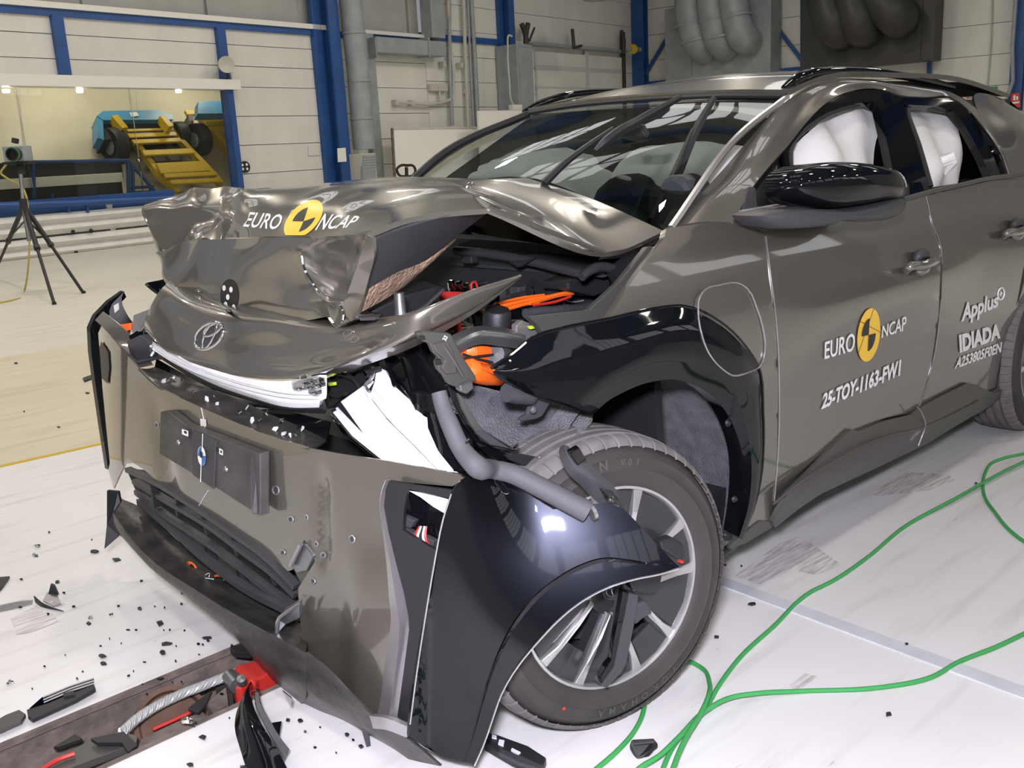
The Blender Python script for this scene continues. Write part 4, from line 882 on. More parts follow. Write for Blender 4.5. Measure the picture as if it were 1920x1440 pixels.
# wheel-arch liners
LN = part(lathe('arch_liner', [(.44, -.62), (.452, -.3), (.455, -.07)], (.075, -.93, .385), (0, -1, 0), 'felt', CAR, 40, 30, 15, 200), 'felt-lined wheel arch')
lathe('liner_wall', [(0, .0), (.46, .0)], (.075, -.50, .385), (0, -1, 0), 'felt', LN, 40)
part(patch('front_liner', [PP("858,716,-.70 905,728,-.72 960,742,-.74 1040,760,-.78 1112,775,-.86"), PP("868,745,-.72 930,765,-.72 1000,780,-.76 1060,792,-.82 1108,785,-.88"), PP("890,790,-.74 950,810,-.76 1000,822,-.79 1045,826,-.84 1080,815,-.90"), PP("925,835,-.78 970,850,-.80 1010,860,-.83 1040,858,-.86 1070,826,-.90"), PP("965,850,-.80 1000,862,-.82 1025,873,-.85 1045,880,-.88 1068,850,-.90")], 'felt', CAR, 5, 5, thick=.008), 'torn grey felt liner hanging in front of the tyre')
edge_line('liner_edge', "1384,1008 1396,955 1400,905 1398,860 1390,822 1372,778", .012, 'matt', -.01)
for u, v in ((1365, 793), (1377, 936), (1361, 1004)): lathe('liner_clip', [(0, .006), (.006, .007), (.011, .001)], S(u, v, .0), (-.3, -1, .1), 'matt', CAR, 12)
part(tube('jacking_bolt', [S(1352, 1038, -.01), S(1366, 1028, -.01)], .012, 'matt', CAR, 1, 8))
# ------------------------------------------------------------------ smashed headlamp on the near side
hp0, hp1, hp2 = P(637, 754, x=-.50), P(832, 886, y=-.78), P(706, 685, x=-.42)
HN_ = np.cross(hp1 - hp0, hp2 - hp0); HN_ /= np.linalg.norm(HN_); HN_ = HN_ if HN_ @ (CAMC - hp0) > 0 else -HN_
def HL(u, v, o=0.0): return ray_plane(u, v, hp0 + HN_ * o, HN_)
def hl(name, s, o, t, m, par, bev=.002): return prism(name, [HL(u, v, o) for u, v in px(s)], -HN_ * t, m, par, bev)
HD = part(hl('headlamp', "620,770 640,750 690,712 706,680 735,700 760,735 800,765 818,800 832,845 870,895 858,900 800,890 735,876 690,850 650,815", -.02, .03, 'matt', CAR), 'torn-out headlamp with white inner panels')
hl('lamp_panel', "638,753 697,711 685,728 690,742 724,785 770,830 820,881 775,873 731,865 690,826", .0, .012, 'white', HD)
hl('lamp_panel', "706,686 722,694 738,722 762,744 778,756 792,778 815,790 816,812 836,855 857,886 828,883 780,832 726,779 694,738 702,715", .006, .012, 'white', HD)
hl('lamp_strip', "623,773 632,768 688,826 730,866 716,863 660,818", .012, .012, 'lamp', HD); hl('lamp_strip', "616,778 621,775 660,820 708,861 700,860 640,812", .016, .012, 'clear', HD)
for s in ("693,738 726,780 780,834 828,884", "632,766 690,826 732,866", "700,728 735,775 790,832 842,884", "684,727 692,745 720,783"): tube('lamp_rib', [HL(u, v, .014) for u, v in px(s)], .004, 'lamp', HD, 3, 6)
tube('lamp_edge', [HL(u, v, .012) for u, v in px("700,688 698,708 685,722 692,735")], .005, 'silver', HD, 3, 6)
tube('lamp_edge', [HL(u, v, .010) for u, v in px("722,690 745,715 770,748 782,770")], .003, 'clear', HD, 3, 6)
hl('lamp_fin', "716,658 724,664 742,722 735,724", .03, .006, 'gloss', HD)
def HB(u, v): 
    p = HL(u, v, -.01); return p
LB = part(sheet('headlamp_housing', "714,660 748,640 782,624 812,655 820,672 838,700 846,720 862,745 872,768 886,820 903,884 862,888 836,855 816,812 815,790 792,777 778,756 762,742 742,722 728,690", lambda u, v: HL(u, v, -.004) + HN_ * (.03 * math.exp(-((u - 800 - .25 * (v - 700)) / 45) ** 2)), 'gloss', CAR, 9, thick=.01), 'gloss black headlamp shell')
# bulbs, plugs and brackets left of the headlamp
for s, m in (("610,722 640,700 660,700 676,690 690,700 684,716 660,735 640,748 622,764", 'matt'), ("600,716 618,706 622,760 612,768", 'dark'), ("676,690 684,676 700,666 712,664 706,676 694,684 692,704 684,708", 'dark'), ("650,700 672,692 668,706 652,712", 'dark')):
    part(prism('lamp_bracket', [P(u, v, x=-.43) for u, v in px(s)], (.03, 0, 0), m, CAR, .003))
part(prism('lime_clip', [P(u, v, x=-.46) for u, v in px("614,718 625,717 626,723 616,724")], (.01, 0, 0), 'lime', CAR, .001))
for s in ("628,700 650,704 668,716 676,730", "612,735 630,742 648,738", "690,706 700,695 712,690"): part(tube('wire', [P(u, v, x=-.46) for u, v in px(s)], .006, 'matt', CAR, 3, 6))
# white light bar under the nose
LBAR = part(patch('light_bar', [PP("286,640,-.555 340,672,-.565 400,693,-.57 480,712,-.575 560,712,-.575 600,703,-.57", ax='x'), PP("290,650,-.575 345,684,-.585 405,712,-.59 480,735,-.595 545,750,-.59 600,752,-.58", ax='x'), PP("294,660,-.56 350,695,-.57 400,720,-.575 470,745,-.58 545,764,-.58 598,764,-.57", ax='x')], 'white', CAR, 5, 4, thick=.02), 'white daytime light bar, broken out')
for dy in (4, 12): tube('bar_rib', PP("288,%d,-.575 345,%d,-.588 405,%d,-.594 480,%d,-.60 550,%d,-.597 598,%d,-.585" % (644 + dy * .5, 676 + dy, 700 + dy, 722 + dy, 734 + dy, 735 + dy), ax='x'), .003, 'lamp', LBAR, 3, 6)
for u, v in ((560, 722), (575, 712), (590, 730), (582, 720), (597, 716)): box('lens_block', P(u, v, x=-.60), (.02, .035, .022), 'clear', LBAR, None, .003)
part(patch('light_bar_housing', [PP("294,661,-.565 350,697,-.57 400,722,-.575 470,747,-.58 545,766,-.58 605,766,-.57", ax='x'), PP("300,672,-.55 350,704,-.55 400,730,-.55 470,752,-.55 545,772,-.55 610,776,-.55", ax='x')], 'matt', CAR, 5, 2, thick=.01))
# far headlamp wreck
FH = part(prism('far_headlamp', PP("236,640,.80 262,628,.76 278,640,.72 284,668,.72 262,682,.78 246,672,.82"), (.05, 0, 0), 'dark', CAR, .004), 'smashed far headlamp')
for s, m in (("250,590,.82 280,578,.76 284,600,.74 262,622,.80 246,624,.84", 'silver'), ("250,640,.80 278,636,.76 276,654,.76 256,660,.80", 'clear'), ("240,630,.83 268,612,.80 270,628,.78 248,648,.82", 'gloss')): prism('lamp_fragment', PP(s), (.02, -.01, 0), m, FH, .003)
part(tube('broken_stalk', PP("232,684,.80 262,678,.77 290,672,.72 306,672,.66"), [.004, .007, .006, .004], 'dark', CAR, 3, 6))
for s in ("283,668,.70 288,660,.70 292,652,.70 288,648,.70", "282,650,.72 290,646,.71 296,648,.70"): part(tube('clip_wire', PP(s), .004, 'white', CAR, 3, 6))
# mounting rail with the number, foam strip and torn brackets
def BRK(u, v, o=0.0): return P(u, v, y=-.80 - o)
BR = part(prism('mounting_rail', [BRK(u, v) for u, v in px("781,625 800,621 846,626 870,672 892,705 893,714 868,726 860,728 842,722 833,706 822,694 818,680 824,672 812,660 806,645 792,640")], (.01, .025, .0), 'rocker', CAR, .004), 'bent grey plastic mounting rail')
for s in ("812,646 840,640 852,660 858,700 838,702 828,690 836,676 818,660",): prism('rail_face', [BRK(u, v, .006) for u, v in px(s)], (0, .01, 0), 'rocker', BR, .003)
tube('rail_rib', [BRK(u, v, .004) for u, v in px("832,648 848,672 868,706")], .004, 'rocker', BR, 3, 6)
lettering('lettering', '32', "829,636 834,628 840,632 836,640", lambda u, v: BRK(u, v, .008), 'decal', BR, 0, .02)
for s in ("817,674 826,672 829,682 820,684", "787,630 796,629 798,636 790,638"): prism('rail_slot', [BRK(u, v, .008) for u, v in px(s)], (0, .006, 0), 'black', BR)
part(prism('rail_foot', [P(u, v, y=-.81) for u, v in px("862,722 886,712 890,728 876,740 864,736")], (.01, .03, 0), 'steel', CAR, .004))
fo = lambda u, v, d: (lambda p: p - (p - CAMC) / np.linalg.norm(p - CAMC) * d)(FC(u, v))
part(tube('foam_strip', PP("823,735,-.82 829,758,-.83 843,794,-.86 868,846,-.90 893,874,-.94") + [fo(925, 880, .02), fo(960, 888, .02), fo(1010, 912, .02), fo(1060, 938, .02), fo(1102, 960, .015)], [.017, .018, .020, .021, .024, .021, .022, .023, .024, .025], 'foam', CAR, 6, 12), 'grey foam strip lying over the corner')
FS = bpy.data.objects['foam_strip']; e = fo(1107, 962, .015); tube('foam_end', [e, fo(1113, 959, .013)], .020, 'silver', FS, 1, 12)
tube('foam_cut', [P(872, 829, y=-.925), P(880, 823, y=-.93)], .0025, 'black', FS, 1, 5)
for s, m, y in (("838,720 856,735 870,760 890,795 915,830 950,850 1000,866 1050,905 1100,940 1080,940 1040,915 980,890 930,868 895,835 870,795 850,760", 'gloss', -.83), ("858,736 870,748 900,800 918,812 958,836 972,832 968,846 930,840 905,826 886,800 868,765", 'rocker', -.86), ("893,812 905,806 930,820 962,842 974,830 972,845 960,842 920,834", 'dark', -.88), ("946,852 975,850 1005,856 1030,850 1030,872 1012,878 980,872 955,862", 'matt', -.88), ("1008,856 1022,856 1024,870 1012,874", 'chrome', -.90), ("1020,870 1046,880 1075,912 1100,928 1090,940 1050,905", 'rocker', -.90)):
    part(prism('torn_bracket', [P(u, v, y=y) for u, v in px(s)], (.004, .012, -.004), m, CAR, .002))
TB = part(patch('torn_arch_bracket', [PP("1050,838,-1.0 1048,848,-1.01 1060,880,-1.03 1090,912,-1.04 1118,940,-1.05 1128,948,-1.05"), PP("1058,834,-1.02 1068,855,-1.045 1082,875,-1.06 1108,895,-1.07 1135,915,-1.07 1150,930,-1.07"), PP("1078,850,-1.0 1088,862,-1.04 1102,868,-1.06 1128,892,-1.07 1155,918,-1.07 1170,956,-1.06")], 'dark', CAR, 5, 4, thick=.006), 'torn dark bracket resting on the tyre')
prism('bracket_tab', PP("1068,848,-1.07 1086,838,-1.05 1100,862,-1.05 1084,874,-1.07"), (.01, .02, 0), 'gloss', TB, .004); prism('bracket_tab', PP("1128,918,-1.08 1150,922,-1.08 1174,958,-1.07 1160,956,-1.07 1140,940,-1.07"), (.004, .012, 0), 'clear', TB, .002)
# pieces dangling over the wheel
def WP(u, v, o): 
    h = np.array((-.23, -1.0, .369)); a = np.array((-.2444, -.9693, .027)); return ray_plane(u, v, h + a * o, a)
DB = part(prism('dangling_bracket', [WP(u, v, .055) for u, v in px("1168,1108 1198,1116 1194,1150 1175,1245 1166,1262 1138,1291 1125,1284 1150,1252 1158,1200")], (.008, .03, 0), 'dark', CAR, .003), 'grey bracket dangling in front of the spokes')
prism('bracket_wall', [WP(u, v, .06) for u, v in px("1168,1108 1180,1112 1160,1210 1152,1250 1128,1284 1126,1268 1146,1236 1152,1200")], (.01, .02, 0), 'gloss', DB, .002)
part(prism('dangling_bracket', [WP(u, v, .06) for u, v in px("1180,1090 1210,1078 1244,1072 1240,1090 1228,1112 1200,1112 1186,1106")], (.008, .03, 0), 'matt', CAR, .004))
part(prism('dangling_bracket', [WP(u, v, .04) for u, v in px("1196,1130 1212,1126 1224,1150 1206,1160 1192,1172 1188,1150")], (.008, .03, 0), 'dark', CAR, .004))
part(prism('dangling_plug', [WP(u, v, .05) for u, v in px("1238,1016 1262,1008 1282,1020 1284,1040 1274,1050 1256,1040 1240,1030")], (.008, .03, 0), 'matt', CAR, .006)); part(tube('red_plug', [WP(1272, 1051, .03), WP(1280, 1054, .03)], .004, 'red', CAR, 1, 8))
for s in ("953,1262 984,1248 986,1278 958,1290", "944,1290 972,1284 978,1302 946,1306"): part(prism('corner_bracket', [P(u, v, y=-.86) for u, v in px(s)], (.03, .02, 0), 'dark', CAR, .004))
# ------------------------------------------------------------------ motor bay
part(prism('firewall', [(.24, -.78, .45), (.24, .75, .45), (.30, .75, 1.12), (.30, -.70, 1.10)], (.03, 0, 0), 'matt', CAR)); part(prism('bay_floor', [(-.42, -.62, .52), (.24, -.62, .52), (.24, .75, .52), (-.42, .75, .52)], (0, 0, -.03), 'black', CAR))
part(prism('cowl_panel', [P(u, v, x=.16) for u, v in px("868,432 915,398 1000,428 1103,463 1080,465 1000,455 930,445")], (.03, 0, -.0), 'gloss', CAR))
part(prism('bulkhead_cover', [(.10, .66, .72), (.10, -.52, .74), (.15, -.52, 1.06), (.15, .66, 1.06)], (.02, 0, 0), 'matt', CAR))
part(tube('hood_seal', [P(u, v, x=.08) for u, v in px("855,470 900,474 965,484 1020,496 1060,506 1094,514")], .014, 'seal', CAR, 5, 8), 'grey rubber bonnet seal')
part(prism('seal_clip', [P(u, v, x=.05) for u, v in px("954,492 1002,484 975,501 970,502")], (.02, 0, .0), 'matt', CAR, .003)); part(prism('wire_clip', [P(u, v, x=.03) for u, v in px("864,484 882,480 884,495 866,494")], (.03, 0, 0), 'matt', CAR, .005))
part(tube('seal_hump', [P(u, v, y=-.70) for u, v in px("1090,520 1102,510 1115,503 1140,502 1158,512 1164,530 1150,548 1130,565 1105,575 1062,580")], [.012, .013, .014, .014, .014, .014, .012, .011, .011, .011], 'seal', CAR, 5, 8))
part(prism('bay_side_box', [P(u, v, y=-.60) for u, v in px("1065,530 1110,512 1145,515 1145,545 1115,556 1066,545")], (0, .1, 0), 'matt', CAR, .006))
part(tube('hose', [P(u, v, y=-.66) for u, v in px("985,588 1010,584 1040,582 1066,580")], [.013, .013, .012, .014], 'dark', CAR, 3, 8))
part(prism('fender_flange', [P(u, v, y=-.80) for u, v in px("990,592 1060,585 1105,580 1160,530 1215,462 1232,462 1185,530 1142,598 1065,612 1020,624 1010,610")], (0, .02, -.003), 'rocker', CAR, .003), 'grey inner fender flange')
part(prism('hinge_cover', [P(u, v, y=-.72) for u, v in px("1150,508 1190,478 1235,462 1246,445 1225,480 1190,525 1165,535")], (0, .03, 0), 'matt', CAR)); part(prism('bare_hinge', [P(u, v, y=-.76) for u, v in px("1205,470 1224,466 1228,475 1218,482 1208,478")], (0, .02, 0), 'chrome', CAR, .003))
part(patch('strut_tower', [PP("835,622,-.46 880,590,-.46 940,570,-.46 1000,560,-.46 1060,556,-.5"), PP("850,630,-.56 900,607,-.57 950,600,-.58 1000,592,-.58 1050,586,-.6"), PP("853,645,-.66 900,632,-.67 960,626,-.68 1010,622,-.68 1030,620,-.7"), PP("862,650,-.70 900,645,-.70 950,648,-.70 985,650,-.70 1010,632,-.72")], 'gloss', CAR, 5, 4, thick=.01))
part(patch('inner_rail', [PP("836,634,-.72 890,612,-.72 940,614,-.72 985,622,-.72"), PP("848,652,-.76 900,628,-.77 940,630,-.77 985,640,-.76"), PP("850,664,-.76 900,646,-.77 940,650,-.77 985,656,-.76")], 'steel', CAR, 5, 4, thick=.01))
part(prism('silver_bracket', [P(u, v, y=-.74) for u, v in px("969,610 980,600 998,608 1018,620 1016,630 985,650 968,655")], (.0, .02, 0), 'silver', CAR, .004)); part(prism('lime_clip', [P(u, v, y=-.76) for u, v in px("992,612 1004,610 1006,616 996,618")], (0, .01, 0), 'lime', CAR, .002))
part(lathe('rubber_cap', [(0, .03), (.03, .028), (.036, .02), (.036, -.03)], P(932, 600, y=-.62), (-.1, -.2, 1), 'matt', CAR, 24, 40))
part(lathe('rubber_boot', [(0, .05), (.022, .048), (.032, .03), (.036, 0), (.036, -.04)], P(936, 668, y=-.72), (-.7, -.5, .3), 'dark', CAR, 20, 40))
for s, r in (("862,662,-.72 880,658,-.72 905,660,-.71 934,664,-.70", .028), ("864,684,-.72 885,676,-.72 910,676,-.71 934,678,-.70", .018), ("872,686,-.74 888,696,-.74 908,702,-.73 936,704,-.72", .024)):
    pts = spline(PP(s), 12); n_ = len(pts); part(tube('high_voltage_cable', pts, [r * (1 + .06 * (i % 2)) for i in range(n_)], 'orange', CAR, 1, 12), 'orange high-voltage cable')
for s in ("866,672,-.755 900,668,-.75 934,664,-.74", "868,664,-.755 900,674,-.75 936,682,-.74"): part(tube('cable_tie', PP(s), .003, 'black', CAR, 2, 6))
for k, s in enumerate(("940,574,-.56 980,565,-.56 1030,556,-.56 1075,548,-.56", "992,568,-.56 1020,560,-.56 1050,552,-.56 1072,549,-.56", "950,580,-.56 985,570,-.56 1010,566,-.56", "1000,572,-.56 1040,566,-.56 1070,556,-.56", "935,568,-.56 980,558,-.56 1020,553,-.56")):
    part(tube('thin_cable', PP(s), (.006, .007, .005, .004, .004)[k], ('orange', 'orange', 'orange', 'red', 'orange')[k], CAR, 4, 6))
for k, s in enumerate(("955,560,-.40 1000,550,-.40 1063,543,-.42", "1000,530,-.36 1018,522,-.36 1030,536,-.36", "880,540,-.2 905,530,-.2 955,535,-.25", "1060,556,-.46 1085,552,-.46 1110,562,-.48", "1050,560,-.46 1080,566,-.46 1105,560,-.48")):
    part(tube('dark_hose', PP(s), (.012, .008, .006, .003, .003)[k], ('dark', 'matt', 'matt', 'silver', 'silver')[k], CAR, 4, 8))
part(tube('loop_strap', PP("996,556,-.46 994,536,-.46 1000,531,-.46 1007,538,-.46 1006,556,-.46"), .008, 'matt', CAR, 4, 4, flat=(.004, .03)))
part(prism('red_box', [P(u, v, y=-.30) for u, v in px("822,556 832,546 866,547 868,556 836,566 824,572")], (.05, .03, -.01), 'red', CAR, .004))
part(tube('red_wire', PP("884,544,-.28 884,532,-.28 890,528,-.28 896,542,-.28"), .0035, 'red', CAR, 4, 6))
for u, v in ((848, 538), (862, 540), (874, 543), (882, 547)): part(lathe('terminal', [(0, .02), (.012, .018), (.014, 0), (.01, -.02)], P(u, v, y=-.24), (-.3, -.2, 1), 'chrome', CAR, 12))
part(prism('black_cover', [P(u, v, y=-.48) for u, v in px("690,585 760,552 820,536 832,540 800,572 770,592 740,600")], (.08, .2, .0), 'matt', CAR, .008)); part(prism('cover_edge', [P(u, v, y=-.50) for u, v in px("832,540 836,545 800,578 772,594 768,590 800,570")], (.01, .02, 0), 'dark', CAR, .003))
part(prism('grey_tab', [P(u, v, y=-.60) for u, v in px("672,596 712,594 702,601 676,602")], (.03, .03, 0), 'dark', CAR, .002)); part(lathe('latch', [(0, .03), (.012, .028), (.014, -.02), (.02, -.04)], P(750, 572, y=-.62), (0, 0, 1), 'steel', CAR, 12))
for u, v, m in ((905, 556, 'dark'), (918, 562, 'matt'), (930, 556, 'dark'), (912, 570, 'matt'), (975, 545, 'dark')): part(box('connector', P(u, v, y=-.36), (.05, .04, .03), m, CAR, None, .004))
M['gold'] = mat('brass_wire', (.35, .25, .10), .4, .5)
part(tube('brass_wire', PP("896,576,-.5 904,584,-.5 914,582,-.5 930,568,-.5"), .004, 'gold', CAR, 3, 6))
part(prism('sensor_bracket', [P(u, v, y=-.86) for u, v in px("1003,735 1020,732 1036,745 1032,756 1018,780 1006,786 994,788 978,790 976,784 990,776")], (.0, .012, 0), 'dark', CAR, .003))
part(tube('sensor_body', PP("950,736,-.87 965,737,-.87 990,742,-.87 998,744,-.87"), [.022, .024, .022, .018], 'dark', CAR, 4, 12)); part(lathe('bolt', [(0, .006), (.007, .005), (.010, 0)], P(999, 768, y=-.875), (-.3, -.9, .2), 'steel', CAR, 10))
# ------------------------------------------------------------------ cabin: airbags, dash, seats
def airbag(name, c, size, seed, rot=0.0, label=None, lump=.16):
    rng = np.random.default_rng(seed); ks = rng.normal(size=(7, 3)) * 2.6; ph = rng.uniform(0, 6.28, 7)
    bm = bmesh.new(); bmesh.ops.create_icosphere(bm, subdivisions=4, radius=1); cs, sn = math.cos(rot), math.sin(rot); vs = []
    for v in bm.verts:
        p = np.array(v.co); q = np.sign(p) * np.abs(p) ** .72; s = 1 + lump * sum(abs(math.sin(k @ p + f)) - .6 for k, f in zip(ks, ph)) / 3
        q = q * s * np.array(size) / 2; vs.append(np.array(c) + (q[0] * cs - q[1] * sn, q[0] * sn + q[1] * cs, q[2]))
    fs = [tuple(v.index for v in f.verts) for f in bm.faces]; bm.free()
    return part(mesh(name, vs, fs, 'bag', CAR), label)
def bagwrinkle(v):
    v[1] += .020 * math.sin(9 * v[0] + 5 * v[2]) + .012 * math.sin(23 * v[0] - 14 * v[2] + 1) + .008 * abs(math.sin(13 * v[2] + 6 * v[0])); return v
def bag_sheet(s, label):
    o = rounded(px(s), 3); cx, cy = np.mean([q[0] for q in o]), np.mean([q[1] for q in o]); sc = max(np.hypot(u - cx, v - cy) for u, v in o)
    return part(sheet('airbag', o, lambda u, v: S(u, v, -.10 + .055 * (1 - min(1, np.hypot(u - cx, v - cy) / sc) ** 2)), 'bag', CAR, 7, thick=.05, push=bagwrinkle), label)
bag_sheet("1480,384 1474,310 1492,270 1530,232 1570,212 1615,203 1640,215 1650,262 1656,330 1650,384 1560,392", 'white curtain airbag in the front door window')
bag_sheet("1746,362 1712,270 1698,212 1725,205 1762,212 1784,226 1800,262 1814,300 1808,332 1790,350", 'white curtain airbag in the rear door window')
airbag('airbag', (1.55, .58, 1.20), (1.4, .14, .42), 6)
airbag('airbag', (1.00, -.34, 1.20), (.42, .56, .36), 11, 0, None, .1); airbag('airbag', (.92, .32, 1.19), (.5, .60, .36), 13); airbag('airbag', (1.45, -.02, 1.16), (.4, .4, .42), 15)
part(patch('dashboard', [[(.16, -.66, 1.04), (.12, 0, 1.05), (.2, .66, 1.04)], [(.42, -.70, 1.07), (.40, 0, 1.08), (.42, .70, 1.07)], [(.72, -.70, 1.03), (.70, 0, 1.05), (.72, .70, 1.03)], [(.80, -.70, .7), (.80, 0, .7), (.80, .70, .7)]], 'dash', CAR, 5, 5, thick=.01))
part(tube('instrument_hood', [(.55, -.56, 1.05), (.52, -.50, 1.14), (.52, -.38, 1.17), (.54, -.26, 1.14), (.56, -.2, 1.06)], .05, 'dash', CAR, 5, 8))
part(prism('instrument_binnacle', [P(u, v, x=.52) for u, v in px('1104,382 1116,354 1136,336 1158,328 1180,334 1192,354 1230,357 1243,332 1262,326 1284,338 1300,362 1330,402 1240,425 1160,400')], (.12, .0, 0), 'dash', CAR, .02))
SW = part(tube('steering_wheel', [(.72 + .10 * math.sin(t), -.37 + .185 * math.cos(t), 1.00 + .16 * math.sin(t)) for t in np.linspace(0, 6.283, 24)], .017, 'seat', CAR, 2, 8, cap=False))
for yy in (-.37, .37):
    s_ = part(patch('front_seat', [[(1.50, yy - .24, .55), (1.46, yy, .55), (1.50, yy + .24, .55)], [(1.60, yy - .25, .9), (1.56, yy, .9), (1.60, yy + .25, .9)], [(1.72, yy - .2, 1.20), (1.69, yy, 1.2), (1.72, yy + .2, 1.20)]], 'seat', CAR, 5, 5, thick=.12))
    box('headrest', (1.74, yy, 1.32), (.10, .26, .18), 'seat', s_, None, .04)
part(prism('rear_view_mirror', [P(u, v, x=.78) for u, v in px("1158,250 1200,232 1215,262 1166,272")], (.03, 0, 0), 'matt', CAR, .008))
part(patch('headliner', [[(1.24, -.58, 1.50), (1.14, 0, 1.52), (1.24, .58, 1.50)], [(2.2, -.58, 1.56), (2.2, 0, 1.57), (2.2, .58, 1.56)], [(3.15, -.58, 1.52), (3.15, 0, 1.53), (3.15, .58, 1.52)]], 'dash', CAR, 4, 4))
part(prism('rear_bench', [(2.6, -.62, .5), (2.6, .62, .5), (2.75, .62, 1.15), (2.75, -.62, 1.15)], (.12, 0, 0), 'seat', CAR, .03))
# ------------------------------------------------------------------ observation window, railing, guardrail
struct(wbox('window_1', U0, zwt - .02, uwe + .08, zwt + .17, -.1, .25, 'trimw'))
WI = bpy.data.objects['window_1']
a, b = wuz(436, 250, .15)[0], wuz(446, 250, .15)[0]; wbox('window_post', a, zws - .1, b, zwt, -.1, .16, 'steelblue', WI)
wbox('window_pane', U0, zws, uwe - .05, zwt, -.06, -.045, 'pane', WI)
for x in (258,): u_ = wuz(x, 270)[0]; wbox('pane_joint', u_ - .012, zws, u_ + .012, zwt, -.05, -.03, 'clear', WI)
u_ = wuz(40, 220)[0]; wbox('pane_joint', u_ - .015, zws, u_ + .015, zwt, -.05, -.02, 'clear', WI)
M['downlight'] = mat('downlight_glow', (.9, .9, .85), .5, emit=((1, .97, .9), 6.0))
for x in (12, 150, 335): 
    lathe('downlight', [(0, 0), (.05, 0), (.06, .02), (.06, .06)], W(x, 174, -.12), (0, 0, 1), 'downlight', WI, 16)
# sloping concrete apron that rises behind the glass
R0 = W(150, 400, -.6); RN = NW * math.sin(math.radians(52)) + UZ * math.cos(math.radians(52)); RUP = np.cross(DW, RN); RUP = RUP if RUP[2] > 0 else -RUP
def AP(u, v, h=0.0): return ray_plane(u, v, R0 + RN * h, RN)
def ap_rect(s0, s1, t0, t1, h): return [R0 + DW * s0 + RUP * t0 + RN * h, R0 + DW * s1 + RUP * t0 + RN * h, R0 + DW * s1 + RUP * t1 + RN * h, R0 + DW * s0 + RUP * t1 + RN * h]
ap = struct(prism('floor.004', ap_rect(-9, 9, -2.5, 9, 0), -RN * .1, 'ramp'))
for s in ("38,165 42,250 50,330", "255,165 258,205"): tube('apron_joint', [AP(u, v, .004) for u, v in px(s)], .012, 'joint', ap, 1, 4)
for s0, s1 in ((-9.2, -9), (9, 9.2)): struct(prism('trim_14', [wpt(s0, -.5, -.35), wpt(s1, -.5, -.35), wpt(s1, 9, -9), wpt(s0, 9, -9)], UZ * 2, 'wallw')) if False else None
for k in range(3):
    q = W(80 + 150 * k, 250, -3); area_light('gallery_lamp', wpt(-1.5 + 3.0 * k, 4.0, -.9), wpt(-1.5 + 3.0 * k, 1.5, -4), .9, .3, 38, (1.0, .93, .78))
struct(wbox('ceiling.001', U0, 4.15, UC - 10, 4.3, -9, -.3, 'roof'))
# railing behind the glass, seen against the apron, and dark seating rows
def rail(name, pts, r, m, par): return tube(name, pts, r, m, par, 1, 8)
def WB(u, v, o=-.35): return W(u, v, o)
RL = empty('stair_railing', WB(240, 370), 'dark blue tubular railing behind the observation window glass', 'railing')
for s, r in (("20,306 62,304 240,301", .035), ("240,301 290,358", .035), ("62,304 64,372", .035), ("240,301 242,366", .045), ("249,308 250,364", .035), ("282,350 284,362", .04), ("98,362 100,378", .03), ("240,352 288,350", .03), ("240,362 320,358", .03)): rail('rail', [WB(u, v) for u, v in px(s)], r, 'steelblue', RL)
BK = empty('dark_storage_bench', WB(120, 385), 'dark grey slatted bench behind the lower window edge', 'bench')
for y0, y1, m, o in ((303, 334, 'ductdark', -.55), (341, 366, 'ductdark', -.50), (334, 341, 'trimw', -.45), (366, 384, 'wallg', -.52)):
    wpx('slat', -30, y0 + 4, 232, y1, o - .08, o, m, BK, .01)
# yellow barrier trolley on the apron
TR = empty('barrier_trolley', AP(300, 300), 'yellow ladder frame trolley with blue barrier face behind the window', 'trolley')
def bar(name, p, q, w_, h_, m, par):
    p, q = np.array(p), np.array(q); d = q - p; L = np.linalg.norm(d); d /= L; s = np.cross(RN, d); s /= np.linalg.norm(s)
    return box(name, (p + q) / 2, (L, w_, h_), m, par, (d, s, RN), .01)
hb = .35
for s in ("232,236 262,280 300,330 334,362", "315,240 345,272 380,308 414,345"):
    q = [AP(u, v, hb) for u, v in px(s)]
    for i in range(3): bar('side_beam', q[i], q[i + 1] + (q[i + 1] - q[i]) * .02, .12, .14, 'tyellow', TR)
for s, w_ in (("238,246 322,243", .06), ("240,256 330,252", .10), ("248,267 338,263", .10), ("268,288 362,284", .13), ("297,317 388,312", .26), ("308,331 406,326", .10), ("320,343 412,338", .10)):
    q = [AP(u, v, hb + .14) for u, v in px(s)]; bar('cross_beam', q[0], q[1], w_, .06, 'tyellow', TR)
fb = [AP(u, v, .5) for u, v in px("192,226 325,224 326,256 194,262")]; prism('barrier_block', fb, -RN * .4, 'ductdark', TR)
prism('barrier_face', [AP(u, v, .62) for u, v in px("182,217 193,208 297,206 325,216 323,224 193,225")], -RN * .35, 'cyan', TR); prism('barrier_side', [AP(u, v, .6) for u, v in px("182,217 193,225 195,262 183,258")], -RN * .3, 'cyan', TR)
prism('barrier_label', [AP(u, v, .64) for u, v in px("243,211 256,210 261,217 247,219")], -RN * .01, 'paper', TR)
for s in ("212,222 232,246", "301,222 318,243"): q = [AP(u, v, .62) for u, v in px(s)]; bar('upright', q[0], q[1], .14, .2, 'tyellow', TR)
cb = AP(340, 250, .3) - AP(236, 255, .3); cb /= np.linalg.norm(cb)
def twheel(u, v, r, par): return lathe('wheel', [(0, .10), (r * .5, .10), (r * .55, .06), (r * .62, .10), (r * .92, .10), (r, .05), (r, -.12), (r * .9, -.16), (0, -.16)], AP(u, v, .3), -cb, 'black', par, 28), lathe('hub_cap', [(0, .12), (r * .4, .115), (r * .5, .09)], AP(u, v, .3), -cb, 'galv', par, 20)
twheel(213, 274, .36, TR); twheel(334, 252, .26, TR)
